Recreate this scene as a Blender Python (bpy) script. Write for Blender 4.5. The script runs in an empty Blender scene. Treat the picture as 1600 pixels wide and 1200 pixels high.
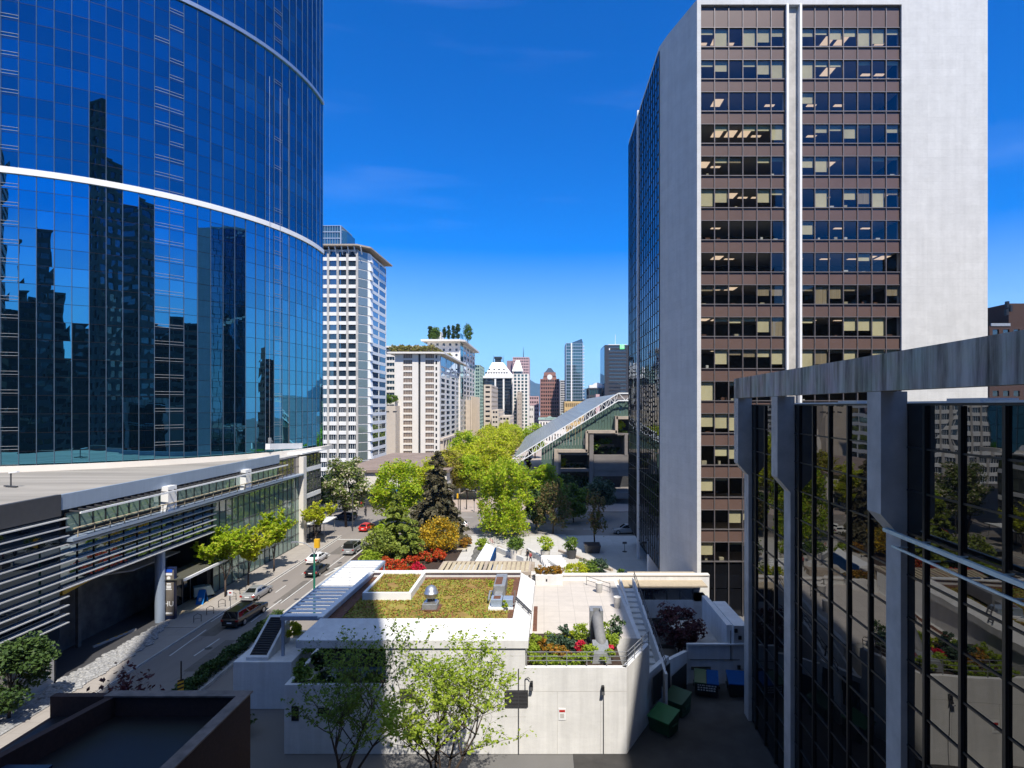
import bpy, math, random
import numpy as np
from mathutils import Vector, Matrix

# ------------------------------------------------------------------ camera, world, sun
F, CX, CY, H = 900.0, 850.0, 634.0, 24.0          # focal (px of a 1600 wide frame), principal point, camera height
scene = bpy.context.scene
cam_d = bpy.data.cameras.new("camera"); cam = bpy.data.objects.new("camera", cam_d)
scene.collection.objects.link(cam); scene.camera = cam
cam.location = (0, 0, H); cam.rotation_euler = (math.pi / 2, 0, 0)
cam_d.sensor_width = 36; cam_d.sensor_fit = 'HORIZONTAL'; cam_d.lens = F / 1600 * 36
cam_d.shift_x = (800 - CX) / 1600; cam_d.shift_y = (CY - 600) / 1600
cam_d.clip_start = 0.2; cam_d.clip_end = 20000
scene.view_settings.view_transform = 'Standard'; scene.view_settings.look = 'None'
scene.view_settings.exposure = 0.8; scene.view_settings.gamma = 1
scene.cycles.max_bounces = 8; scene.cycles.glossy_bounces = 4; scene.cycles.transparent_max_bounces = 10
scene.cycles.caustics_reflective = False; scene.cycles.caustics_refractive = False

SUN_EL = math.radians(55)
AZ = Vector((0.35, -0.94, 0)).normalized()
SUN = Vector((AZ.x * math.cos(SUN_EL), AZ.y * math.cos(SUN_EL), math.sin(SUN_EL)))
world = bpy.data.worlds.new("World"); scene.world = world; world.use_nodes = True
wn, wl = world.node_tree.nodes, world.node_tree.links
sky = wn.new('ShaderNodeTexSky'); sky.sky_type = 'NISHITA'; sky.sun_disc = False
sky.sun_elevation = SUN_EL; sky.sun_rotation = math.atan2(AZ.x, AZ.y)
sky.air_density = 1.0; sky.dust_density = 0.0; sky.ozone_density = 2.5
hs = wn.new('ShaderNodeHueSaturation'); hs.inputs['Saturation'].default_value = 1.62
tc = wn.new('ShaderNodeTexCoord'); mp = wn.new('ShaderNodeMapping'); mp.inputs['Scale'].default_value = (1.2, 1.2, 9)
cn = wn.new('ShaderNodeTexNoise'); cn.inputs['Scale'].default_value = 2.2; cn.inputs['Detail'].default_value = 7
cr = wn.new('ShaderNodeValToRGB'); cr.color_ramp.elements[0].position = 0.56; cr.color_ramp.elements[1].position = 0.85
cr.color_ramp.elements[1].color = (0.045, 0.045, 0.045, 1)
cm = wn.new('ShaderNodeMixRGB'); cm.inputs['Color2'].default_value = (7, 8, 9, 1)
wl.new(tc.outputs['Generated'], mp.inputs['Vector']); wl.new(mp.outputs['Vector'], cn.inputs['Vector'])
wl.new(cn.outputs['Fac'], cr.inputs['Fac']); wl.new(cr.outputs['Color'], cm.inputs['Fac'])
sx_ = wn.new('ShaderNodeSeparateXYZ'); wl.new(tc.outputs['Generated'], sx_.inputs[0])
hr = wn.new('ShaderNodeMapRange'); hr.inputs['From Min'].default_value = .0; hr.inputs['From Max'].default_value = .26
hr.inputs['To Min'].default_value = .85; hr.inputs['To Max'].default_value = 0; wl.new(sx_.outputs['Z'], hr.inputs['Value'])
hm = wn.new('ShaderNodeMixRGB'); hm.inputs['Color2'].default_value = (2.7, 3.3, 4.8, 1)
wl.new(sky.outputs['Color'], hs.inputs['Color']); wl.new(hr.outputs[0], hm.inputs['Fac']); ml = wn.new('ShaderNodeMixRGB'); ml.blend_type = 'MULTIPLY'; ml.inputs['Fac'].default_value = 1; ml.inputs['Color2'].default_value = (.10, .62, .92, 1)
wl.new(hs.outputs['Color'], ml.inputs['Color1']); wl.new(ml.outputs['Color'], hm.inputs['Color1'])
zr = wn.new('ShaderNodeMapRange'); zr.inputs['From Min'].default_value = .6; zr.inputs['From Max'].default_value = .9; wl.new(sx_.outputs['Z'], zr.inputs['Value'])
zm = wn.new('ShaderNodeMixRGB'); zm.inputs['Color2'].default_value = (2.2, 2.8, 3.9, 1); wl.new(zr.outputs[0], zm.inputs['Fac']); wl.new(hm.outputs['Color'], zm.inputs['Color1'])  # paler, brighter zenith above the view, added to lift the shade
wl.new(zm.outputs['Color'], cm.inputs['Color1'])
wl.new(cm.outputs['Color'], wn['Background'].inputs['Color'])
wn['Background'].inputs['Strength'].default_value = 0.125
sd = bpy.data.lights.new("sun", 'SUN'); sd.energy = 4.0; sd.angle = math.radians(0.5); sd.color = (1, .94, .84)
so = bpy.data.objects.new("sun", sd); scene.collection.objects.link(so)
so.rotation_euler = SUN.to_track_quat('Z', 'Y').to_euler(); so.location = (0, -50, 200)

# ------------------------------------------------------------------ helpers
R = random.Random(7)
COL = scene.collection
def P(px, py, Y): return Vector(((px - CX) / F * Y, Y, H - (py - CY) / F * Y))
def PX(px, Y): return (px - CX) / F * Y
def PZ(py, Y): return H - (py - CY) / F * Y
def G(px, py, z=0.0):
    Y = F * (H - z) / (py - CY); return ((px - CX) / F * Y, Y)

def tag(o, label=None, cat=None, group=None, kind=None):
    if label: o['label'] = label
    if cat: o['category'] = cat
    if group: o['group'] = group
    if kind: o['kind'] = kind
    return o
def thing(name, loc, label, cat, group=None, rz=0):
    o = bpy.data.objects.new(name, None); COL.objects.link(o); o.empty_display_size = .3
    o.location = loc; o.rotation_euler = (0, 0, rz)
    return tag(o, label, cat, group)
def origin(o):
    v = Vector((0, 0, 0))
    while o: v = v + Vector(o.location); o = o.parent
    return v

class MB:
    """collects faces of one mesh object"""
    def __init__(s): s.v, s.f, s.m = [], [], []
    def add(s, vs, fs, mi=0):
        b = len(s.v); s.v += [tuple(v) for v in vs]
        s.f += [tuple(b + i for i in f) for f in fs]; s.m += [mi] * len(fs)
        return s
    def box(s, x0, x1, y0, y1, z0, z1, mi=0):
        if x0 > x1: x0, x1 = x1, x0
        if y0 > y1: y0, y1 = y1, y0
        if z0 > z1: z0, z1 = z1, z0
        return s.add([(x0,y0,z0),(x1,y0,z0),(x1,y1,z0),(x0,y1,z0),(x0,y0,z1),(x1,y0,z1),(x1,y1,z1),(x0,y1,z1)],
              [(0,3,2,1),(4,5,6,7),(0,1,5,4),(1,2,6,5),(2,3,7,6),(3,0,4,7)], mi)
    def fbox(s, o, u, n, w, d0, d1, z0, z1, mi=0):
        """box on a facade: from o along u by w, from d0 to d1 along outward n"""
        u, n = Vector((u[0],u[1],0)), Vector((n[0],n[1],0)); o = Vector((o[0],o[1],0))
        c = [o+n*d0, o+u*w+n*d0, o+u*w+n*d1, o+n*d1]
        return s.prism([(p.x,p.y) for p in c], z0, z1, mi)
    def prism(s, poly, z0, z1, mi=0):
        a = sum(poly[i][0]*poly[(i+1)%len(poly)][1]-poly[(i+1)%len(poly)][0]*poly[i][1] for i in range(len(poly)))
        if a < 0: poly = poly[::-1]
        n = len(poly); vs = [(x,y,z0) for x,y in poly] + [(x,y,z1) for x,y in poly]
        fs = [tuple(range(n))[::-1], tuple(range(n, 2*n))] + [(i,(i+1)%n,n+(i+1)%n,n+i) for i in range(n)]
        return s.add(vs, fs, mi)
    def hexa(s, b, t, mi=0):
        """four bottom and four top corners"""
        return s.add(list(b)+list(t), [(0,3,2,1),(4,5,6,7),(0,1,5,4),(1,2,6,5),(2,3,7,6),(3,0,4,7)], mi)
    def quad(s, a, b, c, d, mi=0): return s.add([a,b,c,d], [(0,1,2,3)], mi)
    def bar(s, a, b, w, h=None, mi=0, up=(0,0,1)):
        a, b = Vector(a), Vector(b); d = (b-a).normalized(); h = h or w
        up = Vector(up)
        if abs(d.dot(up)) > .98: up = Vector((0,1,0))
        x = d.cross(up).normalized()*w/2; y = x.cross(d).normalized()*h/2
        return s.hexa([a-x-y, a+x-y, a+x+y, a-x+y], [b-x-y, b+x-y, b+x+y, b-x+y], mi)
    def tube(s, pts, r, n=8, mi=0, cap=True):
        pts = [Vector(p) for p in pts]
        rs = r if isinstance(r, (list, tuple)) else [r]*len(pts)
        b = len(s.v); px = None
        for i, p in enumerate(pts):
            d = (pts[min(i+1,len(pts)-1)] - pts[max(i-1,0)]).normalized()
            if px is None: px = d.orthogonal().normalized()
            px = (px - d*px.dot(d)).normalized(); py = d.cross(px)
            for k in range(n):
                a = 2*math.pi*k/n
                s.v.append(tuple(p + (px*math.cos(a) + py*math.sin(a))*rs[i]))
        for i in range(len(pts)-1):
            for k in range(n):
                s.f.append((b+i*n+k, b+i*n+(k+1)%n, b+(i+1)*n+(k+1)%n, b+(i+1)*n+k)); s.m.append(mi)
        if cap:
            s.f.append(tuple(b+k for k in range(n))[::-1]); s.m.append(mi)
            s.f.append(tuple(b+(len(pts)-1)*n+k for k in range(n))); s.m.append(mi)
        return s
    def lathe(s, prof, c=(0,0,0), n=20, mi=0):
        b = len(s.v)
        for r, z in prof:
            for k in range(n):
                a = 2*math.pi*k/n; s.v.append((c[0]+r*math.cos(a), c[1]+r*math.sin(a), c[2]+z))
        for i in range(len(prof)-1):
            for k in range(n):
                s.f.append((b+i*n+k, b+i*n+(k+1)%n, b+(i+1)*n+(k+1)%n, b+(i+1)*n+k)); s.m.append(mi)
        s.f.append(tuple(b+k for k in range(n))[::-1]); s.m.append(mi)
        s.f.append(tuple(b+(len(prof)-1)*n+k for k in range(n))); s.m.append(mi)
        return s
    def build(s, name, mats, parent=None, smooth=False, bevel=0):
        if not isinstance(mats, (list, tuple)): mats = [mats]
        me = bpy.data.meshes.new(name)
        off = origin(parent) if parent else Vector((0,0,0))
        me.from_pydata([(v[0]-off.x, v[1]-off.y, v[2]-off.z) for v in s.v], [], s.f)
        for m in mats: me.materials.append(m)
        if len(mats) > 1: me.polygons.foreach_set('material_index', s.m)
        if smooth: me.polygons.foreach_set('use_smooth', [True]*len(s.f))
        me.update()
        o = bpy.data.objects.new(name, me); COL.objects.link(o)
        if parent: o.parent = parent
        if bevel:
            b = o.modifiers.new('bevel', 'BEVEL'); b.width = bevel; b.segments = 2; b.limit_method = 'ANGLE'
        return o

def copy_tree(o, parent=None):
    kids = list(o.children)
    c = o.copy(); COL.objects.link(c)
    if parent: c.parent = parent
    for k in kids: copy_tree(k, c)
    return c
def place(o, loc, rz=0, label=None, scale=None):
    o.location = loc; o.rotation_euler = (0, 0, rz)
    if label: o['label'] = label
    if scale: o.scale = scale if hasattr(scale, '__len__') else (scale,)*3
    return o
def structure(name, mb, mat, **k):
    return tag(mb.build(name, mat, **k), kind='structure')
def text_mesh(name, txt, size, mat, parent, loc, rot, ext=.01):
    cu = bpy.data.curves.new(name, 'FONT'); cu.body = txt; cu.size = size; cu.extrude = ext
    cu.align_x = 'CENTER'; cu.align_y = 'CENTER'
    t = bpy.data.objects.new(name, cu); COL.objects.link(t)
    bpy.context.view_layer.update()
    me = bpy.data.meshes.new_from_object(t); bpy.data.objects.remove(t)
    me.materials.clear(); me.materials.append(mat)
    o = bpy.data.objects.new(name, me); COL.objects.link(o)
    o.parent = parent; o.location = Vector(loc) - origin(parent); o.rotation_euler = rot
    return o

# ------------------------------------------------------------------ materials
def nodes(name):
    m = bpy.data.materials.new(name); m.use_nodes = True
    nt = m.node_tree; return m, nt, nt.nodes['Principled BSDF']
def N(nt, t, **inp):
    n = nt.nodes.new(t)
    for k, v in inp.items():
        if k.startswith('_'): setattr(n, k[1:], v)
        else: n.inputs[k.replace('__', ' ')].default_value = v
    return n
def c4(c): return (c[0], c[1], c[2], 1)
def mat(name, col, rough=.7, metal=0, var=.12, scale=1.5, bump=.0, spec=.4, stretch=(1,1,1), col2=None, fine=0, geo=True):
    """paint, stone, metal: base colour broken up by two noises, optional bump"""
    m, nt, b = nodes(name); L = nt.links.new
    g = nt.nodes.new('ShaderNodeNewGeometry') if geo else nt.nodes.new('ShaderNodeTexCoord')
    src = g.outputs['Position'] if geo else g.outputs['Object']
    mp = N(nt, 'ShaderNodeMapping'); mp.inputs['Scale'].default_value = stretch; L(src, mp.inputs['Vector'])
    n1 = N(nt, 'ShaderNodeTexNoise', Scale=scale, Detail=6, Roughness=.62); L(mp.outputs[0], n1.inputs['Vector'])
    r = N(nt, 'ShaderNodeMapRange'); L(n1.outputs['Fac'], r.inputs['Value'])
    r.inputs['From Min'].default_value = .3; r.inputs['From Max'].default_value = .7
    mix = N(nt, 'ShaderNodeMixRGB'); L(r.outputs[0], mix.inputs['Fac'])
    c2 = col2 or tuple(x*(1-var*2) for x in col)
    mix.inputs['Color1'].default_value = c4(c2); mix.inputs['Color2'].default_value = c4(col)
    L(mix.outputs[0], b.inputs['Base Color'])
    b.inputs['Roughness'].default_value = rough; b.inputs['Metallic'].default_value = metal
    b.inputs['Specular IOR Level'].default_value = spec
    if bump:
        n2 = N(nt, 'ShaderNodeTexNoise', Scale=fine or scale*9, Detail=4); L(src, n2.inputs['Vector'])
        bp = N(nt, 'ShaderNodeBump', Strength=bump, Distance=.05); L(n2.outputs['Fac'], bp.inputs['Height'])
        L(bp.outputs[0], b.inputs['Normal'])
    return m
def glass(name, base, refl=(.8,.85,.9), f0=.25, f1=.9, wave=.0, rough=.01, wscale=.5, transp=0, var=0.0):
    """coated window glass: dark body under a mirror coat that strengthens at grazing angles"""
    m, nt, b = nodes(name); L = nt.links.new
    b.inputs['Base Color'].default_value = c4(base); b.inputs['Roughness'].default_value = .4
    b.inputs['Specular IOR Level'].default_value = 0
    gl = N(nt, 'ShaderNodeBsdfGlossy', Color=c4(refl), Roughness=rough)
    lw = N(nt, 'ShaderNodeLayerWeight', Blend=.35)
    r = N(nt, 'ShaderNodeMapRange'); r.inputs['To Min'].default_value = f0; r.inputs['To Max'].default_value = f1
    L(lw.outputs['Facing'], r.inputs['Value'])
    mx = N(nt, 'ShaderNodeMixShader'); L(r.outputs[0], mx.inputs[0])
    body = b.outputs[0]
    if transp:
        t = N(nt, 'ShaderNodeBsdfTransparent', Color=(.86,.9,.9,1)); m2 = N(nt, 'ShaderNodeMixShader'); m2.inputs[0].default_value = transp
        L(b.outputs[0], m2.inputs[1]); L(t.outputs[0], m2.inputs[2]); body = m2.outputs[0]
    L(body, mx.inputs[1]); L(gl.outputs[0], mx.inputs[2])
    L(mx.outputs[0], nt.nodes['Material Output'].inputs['Surface'])
    if wave:
        g = nt.nodes.new('ShaderNodeNewGeometry')
        n = N(nt, 'ShaderNodeTexNoise', Scale=wscale, Detail=1); L(g.outputs['Position'], n.inputs['Vector'])
        bp = N(nt, 'ShaderNodeBump', Strength=wave, Distance=.3); L(n.outputs['Fac'], bp.inputs['Height'])
        L(bp.outputs[0], gl.inputs['Normal'])
    if var:
        g2 = nt.nodes.new('ShaderNodeNewGeometry'); rr = N(nt, 'ShaderNodeMapRange')
        rr.inputs['To Min'].default_value = 1-var; rr.inputs['To Max'].default_value = 1
        oi = nt.nodes.new('ShaderNodeObjectInfo'); a1 = N(nt, 'ShaderNodeMath', _operation='ADD'); fr = N(nt, 'ShaderNodeMath', _operation='FRACT')
        L(g2.outputs['Random Per Island'], a1.inputs[0]); L(oi.outputs['Random'], a1.inputs[1]); L(a1.outputs[0], fr.inputs[0])
        L(fr.outputs[0], rr.inputs['Value'])
        mm = N(nt, 'ShaderNodeMixRGB', _blend_type='MULTIPLY', Fac=1, Color1=c4(refl)); L(rr.outputs[0], mm.inputs['Color2'])
        L(mm.outputs[0], gl.inputs['Color'])
    return m
def leafmat(name, c1, c2, c3=None, f3=.2, trans=.35):
    """leaves: colour differs from leaf to leaf and clump to clump, some light passes through"""
    m, nt, b = nodes(name); L = nt.links.new
    g = nt.nodes.new('ShaderNodeNewGeometry')
    n = N(nt, 'ShaderNodeTexNoise', Scale=.45, Detail=3); L(g.outputs['Position'], n.inputs['Vector'])
    ad = N(nt, 'ShaderNodeMath', _operation='ADD'); L(g.outputs['Random Per Island'], ad.inputs[0]); L(n.outputs['Fac'], ad.inputs[1])
    r = N(nt, 'ShaderNodeMapRange'); L(ad.outputs[0], r.inputs['Value'])
    r.inputs['From Min'].default_value = .45; r.inputs['From Max'].default_value = 1.45
    mx = N(nt, 'ShaderNodeMixRGB', Color1=c4(c1), Color2=c4(c2)); L(r.outputs[0], mx.inputs['Fac'])
    out = mx.outputs[0]
    if c3:
        mr = N(nt, 'ShaderNodeMath', _operation='FRACT'); mu = N(nt, 'ShaderNodeMath', _operation='MULTIPLY'); mu.inputs[1].default_value = 17.3
        L(g.outputs['Random Per Island'], mu.inputs[0]); L(mu.outputs[0], mr.inputs[0])
        lt = N(nt, 'ShaderNodeMath', _operation='LESS_THAN'); lt.inputs[1].default_value = f3; L(mr.outputs[0], lt.inputs[0])
        m3 = N(nt, 'ShaderNodeMixRGB', Color2=c4(c3)); L(lt.outputs[0], m3.inputs['Fac']); L(out, m3.inputs['Color1']); out = m3.outputs[0]
    L(out, b.inputs['Base Color']); b.inputs['Roughness'].default_value = .55; b.inputs['Specular IOR Level'].default_value = .25
    tr = N(nt, 'ShaderNodeBsdfTranslucent'); L(out, tr.inputs['Color'])
    ms = N(nt, 'ShaderNodeMixShader'); ms.inputs[0].default_value = trans
    L(b.outputs[0], ms.inputs[1]); L(tr.outputs[0], ms.inputs[2]); L(ms.outputs[0], nt.nodes['Material Output'].inputs['Surface'])
    return m

M = dict(
 stucco=mat('white_stucco', (.70,.69,.67), .85, var=.07, scale=.55, bump=.1, fine=14, stretch=(1,1,.3)),
 white=mat('white_paint', (.78,.78,.77), .5, var=.03, scale=.8),
 panelwhite=mat('white_precast', (.56,.56,.55), .8, var=.09, scale=.5, bump=.1, stretch=(.35,.35,1.6)),
 conc=mat('grey_concrete', (.53,.51,.48), .85, var=.16, scale=.8, bump=.15),
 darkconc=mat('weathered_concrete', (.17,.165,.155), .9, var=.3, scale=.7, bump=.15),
 tanconc=mat('tan_concrete', (.42,.35,.28), .85, var=.12, scale=.6),
 beige=mat('beige_stone', (.55,.47,.38), .8, var=.08, scale=.3),
 cream=mat('cream_precast', (.70,.66,.60), .8, var=.05, scale=.2),
 brown=mat('brown_spandrel', (.13,.083,.068), .35, var=.08, scale=.4, spec=.5),
 metal=mat('brushed_metal', (.55,.56,.57), .35, metal=.8, var=.08, scale=2),
 galv=mat('galvanised_steel', (.36,.37,.38), .5, metal=.4, var=.15, scale=3),
 lightmetal=mat('pale_metal_cladding', (.33,.40,.50), .45, metal=.3, var=.06, scale=.8, stretch=(1,3,.2)),
 steelwhite=mat('white_steel', (.75,.76,.76), .4, var=.03),
 black=mat('black_metal', (.012,.012,.014), .45, var=.1),
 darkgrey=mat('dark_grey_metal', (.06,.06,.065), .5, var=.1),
 rubber=mat('tyre_rubber', (.012,.012,.012), .9, var=.1),
 asphalt=mat('asphalt', (.23,.205,.185), .95, var=.1, scale=.25, bump=.2, fine=9, stretch=(1,.25,1)),
 pave=mat('concrete_pavement', (.33,.30,.27), .9, var=.08, scale=.5, bump=.1),
 pinkpave=mat('pink_paving', (.40,.33,.29), .9, var=.08, scale=.5),
 mark=mat('road_paint', (.62,.62,.60), .8, var=.15, scale=3),
 ground=mat('city_ground', (.16,.155,.15), .95, var=.2, scale=.05),
 gravel=mat('roof_gravel', (.36,.335,.30), .95, var=.24, scale=.4, bump=.3, fine=12, stretch=(.08,1,1)),
 pebble=mat('river_pebbles', (.42,.42,.42), .8, var=.35, scale=5, bump=.6, fine=5),
 tan=mat('tan_gravel', (.45,.37,.26), .95, var=.1, scale=2, bump=.3, fine=20),
 sedum=mat('sedum', (.30,.26,.05), .95, col2=(.20,.085,.045), scale=.55, bump=.9, fine=7),
 soil=mat('planting_soil', (.055,.035,.025), .95, var=.2, scale=3),
 rust=mat('weathered_board', (.17,.075,.045), .8, var=.25, scale=3),
 brick=mat('red_brick', (.06,.032,.026), .9, var=.2, scale=5),
 bark=mat('bark', (.09,.065,.05), .95, var=.25, scale=5),
 slatw=mat('slat_aluminium', (.50,.51,.52), .4, metal=.2, var=.04),
 woodslat=mat('pale_wood', (.50,.42,.28), .7, var=.12, scale=2),
 roofbrown=mat('brown_flat_roof', (.27,.205,.17), .95, var=.16, scale=.25),
 blind=mat('window_blind', (.86,.72,.42), .8, var=.16, scale=.22),
 curtain=mat('curtain', (.48,.36,.22), .9, var=.25, scale=6, stretch=(3,3,.05)),
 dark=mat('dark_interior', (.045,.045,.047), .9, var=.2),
 cyan=mat('blue_paint', (.02,.16,.36), .5, var=.08),
 blue=mat('deep_blue_plastic', (.0,.05,.19), .75, spec=.15, var=.12),
 green=mat('green_plastic', (.006,.055,.022), .5, var=.15),
 greenpole=mat('green_enamel', (.02,.17,.11), .4, var=.05),
 yellow=mat('yellow_paint', (.75,.42,.02), .5, var=.06),
 red=mat('red_paint', (.45,.02,.015), .5, var=.06),
 copper=mat('verdigris_copper', (.30,.42,.37), .7, var=.12, scale=.5),
 pink=mat('pink_granite', (.52,.34,.33), .7, var=.06, scale=.2),
 redstone=mat('brown_granite', (.30,.15,.12), .7, var=.08, scale=.2),
 ochre=mat('ochre_brick', (.52,.36,.16), .85, var=.06, scale=.3),
 aluroof=mat('seamed_metal_roof', (.36,.38,.40), .35, metal=.5, var=.12, scale=.12),
 mount=mat('forest_slope', (.05,.075,.06), 1, var=.3, scale=.004),
 glassblue=glass('blue_curtain_glass', (.003,.012,.025), (.16,.50,.68), .74, .95, wave=.014, wscale=.35, var=.22),
 glassnavy=glass('deep_blue_curtain_glass', (.003,.012,.025), (.09,.34,.46), .70, .95, wave=.012, wscale=.35, var=.3),
 glassdark=glass('dark_mirror_glass', (.006,.006,.007), (.60,.60,.60), .10, .40, wave=.012, wscale=.6),
 glassdark2=glass('black_curtain_glass', (.004,.005,.007), (.62,.68,.76), .55, .95, wave=.01, wscale=.6, var=.15),
 officepane=glass('clear_office_glass', (.01,.012,.014), (.45,.47,.5), .05, .7, wave=.01, transp=.95),
 glassgreen=glass('green_tint_glass', (.20,.29,.255), (.75,.85,.85), .12, .6, wave=.02, var=.35),
 glasscourt=glass('green_court_glass', (.10,.155,.13), (.6,.7,.66), .15, .7, wave=.15, wscale=1.6, var=.4),
 winblue=glass('far_blue_glass', (.03,.05,.075), (.6,.72,.85), .25, .9, var=.5),
 windark=glass('far_dark_glass', (.02,.022,.025), (.5,.55,.6), .15, .8, var=.5),
 winteal=glass('far_teal_glass', (.035,.085,.10), (.5,.7,.75), .25, .85, var=.4),
 wingrey=glass('far_grey_glass', (.045,.055,.07), (.5,.55,.65), .15, .8, var=.3),
 wintan=glass('bronze_glass', (.20,.15,.12), (.6,.55,.5), .12, .7, var=.4),
)
# stained beam concrete: dark vertical runs below the top edge
def stained():
    m, nt, b = nodes('stained_beam_concrete'); L = nt.links.new
    g = nt.nodes.new('ShaderNodeNewGeometry')
    mp = N(nt, 'ShaderNodeMapping'); mp.inputs['Scale'].default_value = (1.6, 1.6, .16); L(g.outputs['Position'], mp.inputs['Vector'])
    n = N(nt, 'ShaderNodeTexNoise', Scale=1.1, Detail=6, Roughness=.65); L(mp.outputs[0], n.inputs['Vector'])
    n2 = N(nt, 'ShaderNodeTexNoise', Scale=.8, Detail=5); L(g.outputs['Position'], n2.inputs['Vector'])
    cr = nt.nodes.new('ShaderNodeValToRGB'); L(n.outputs['Fac'], cr.inputs['Fac'])
    e = cr.color_ramp.elements; e[0].position = .32; e[0].color = (.07,.07,.055,1); e[1].position = .66; e[1].color = (.60,.58,.53,1)
    x = e.new(.48); x.color = (.36,.34,.30,1)
    mx = N(nt, 'ShaderNodeMixRGB', _blend_type='MULTIPLY', Fac=.35); L(cr.outputs[0], mx.inputs['Color1']); L(n2.outputs['Color'], mx.inputs['Color2'])
    L(mx.outputs[0], b.inputs['Base Color']); b.inputs['Roughness'].default_value = .9
    n3 = N(nt, 'ShaderNodeTexNoise', Scale=12, Detail=4); L(g.outputs['Position'], n3.inputs['Vector'])
    bp = N(nt, 'ShaderNodeBump', Strength=.25, Distance=.05); L(n3.outputs['Fac'], bp.inputs['Height']); L(bp.outputs[0], b.inputs['Normal'])
    return m
M['stained'] = stained()
def emit(name, col, st):
    m, nt, b = nodes(name); b.inputs['Emission Color'].default_value = c4(col); b.inputs['Emission Strength'].default_value = st
    b.inputs['Base Color'].default_value = c4(col); return m
M['ceillamp'] = emit('ceiling_lamp', (1, .72, .5), .55)
def hazemat():
    m = bpy.data.materials.new('haze'); m.use_nodes = True; nt = m.node_tree; nt.nodes.remove(nt.nodes['Principled BSDF'])
    v = nt.nodes.new('ShaderNodeVolumePrincipled'); v.inputs['Color'].default_value = (.30,.58,.95,1); v.inputs['Density'].default_value = .00007
    nt.links.new(v.outputs[0], nt.nodes['Material Output'].inputs['Volume']); return m
M['haze'] = hazemat()
def weathered(name, col, rowh, joint, streak):
    m, nt, b = nodes(name); L = nt.links.new
    g = nt.nodes.new('ShaderNodeNewGeometry'); sp = nt.nodes.new('ShaderNodeSeparateXYZ'); L(g.outputs['Position'], sp.inputs[0])
    ad = N(nt, 'ShaderNodeMath', _operation='ADD'); L(sp.outputs['X'], ad.inputs[0]); L(sp.outputs['Y'], ad.inputs[1])
    cb = nt.nodes.new('ShaderNodeCombineXYZ'); L(ad.outputs[0], cb.inputs['X']); L(sp.outputs['Z'], cb.inputs['Y'])
    bt = N(nt, 'ShaderNodeTexBrick', Scale=1, Mortar__Size=.02, Brick__Width=3.2, Row__Height=rowh); bt.offset = .0
    bt.inputs['Color1'].default_value = (1,1,1,1); bt.inputs['Color2'].default_value = (.955,.955,.955,1); bt.inputs['Mortar'].default_value = (joint,joint,joint,1); L(cb.outputs[0], bt.inputs['Vector'])
    def noise(sc, stretch, lo, detail=6):
        mp = N(nt, 'ShaderNodeMapping'); mp.inputs['Scale'].default_value = stretch; L(g.outputs['Position'], mp.inputs['Vector'])
        n = N(nt, 'ShaderNodeTexNoise', Scale=sc, Detail=detail, Roughness=.65); L(mp.outputs[0], n.inputs['Vector'])
        r = N(nt, 'ShaderNodeMapRange'); r.inputs['From Min'].default_value = .38; r.inputs['From Max'].default_value = .62; r.inputs['To Min'].default_value = lo; L(n.outputs['Fac'], r.inputs['Value']); return r.outputs[0]
    def mul(a, c):
        x = N(nt, 'ShaderNodeMixRGB', _blend_type='MULTIPLY', Fac=1); L(a, x.inputs['Color1']); L(c, x.inputs['Color2']); return x.outputs[0]
    base = N(nt, 'ShaderNodeRGB'); base.outputs[0].default_value = c4(col)
    o_ = mul(mul(mul(base.outputs[0], bt.outputs[0]), noise(1.6, (1,1,.06), streak)), noise(.6, (1,1,1), .92)); o_ = mul(o_, noise(3.5, (.5,.5,1.5), .95))
    L(o_, b.inputs['Base Color']); b.inputs['Roughness'].default_value = .85
    n3 = N(nt, 'ShaderNodeTexNoise', Scale=14, Detail=4); L(g.outputs['Position'], n3.inputs['Vector']); bp = N(nt, 'ShaderNodeBump', Strength=.1, Distance=.04); L(n3.outputs['Fac'], bp.inputs['Height']); L(bp.outputs[0], b.inputs['Normal'])
    return m
M['stucco'] = weathered('white_stucco_weathered', (.74,.73,.71), 1.1, .95, .88)
M['panelwhite'] = weathered('white_precast_panels', (.64,.64,.63), .915, .90, .93)
# plaza slabs with joints
def slabs(name, col, bw, bh, joint=.75):
    m, nt, b = nodes(name); L = nt.links.new
    g = nt.nodes.new('ShaderNodeNewGeometry')
    bt = N(nt, 'ShaderNodeTexBrick', Scale=1, Mortar__Size=.03, Brick__Width=bw, Row__Height=bh); bt.offset = 0
    bt.inputs['Color1'].default_value = c4(col); bt.inputs['Color2'].default_value = c4([x*.93 for x in col]); bt.inputs['Mortar'].default_value = c4([x*joint for x in col])
    L(g.outputs['Position'], bt.inputs['Vector'])
    n = N(nt, 'ShaderNodeTexNoise', Scale=1.2, Detail=5); L(g.outputs['Position'], n.inputs['Vector'])
    r = N(nt, 'ShaderNodeMapRange'); r.inputs['To Min'].default_value = .8; L(n.outputs['Fac'], r.inputs['Value'])
    mx = N(nt, 'ShaderNodeMixRGB', _blend_type='MULTIPLY', Fac=1); L(bt.outputs[0], mx.inputs['Color1']); L(r.outputs[0], mx.inputs['Color2'])
    L(mx.outputs[0], b.inputs['Base Color']); b.inputs['Roughness'].default_value = .9
    return m
M['slabs'] = slabs('plaza_slabs', (.56,.51,.46), 1.4, 1.4, .78)
M['whiteslabs'] = slabs('pale_slabs', (.52,.50,.47), 2.4, 2.4, .82)
M['sidewalk'] = slabs('sidewalk_slabs', (.36,.325,.29), 1.5, 1.5, .8)
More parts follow.
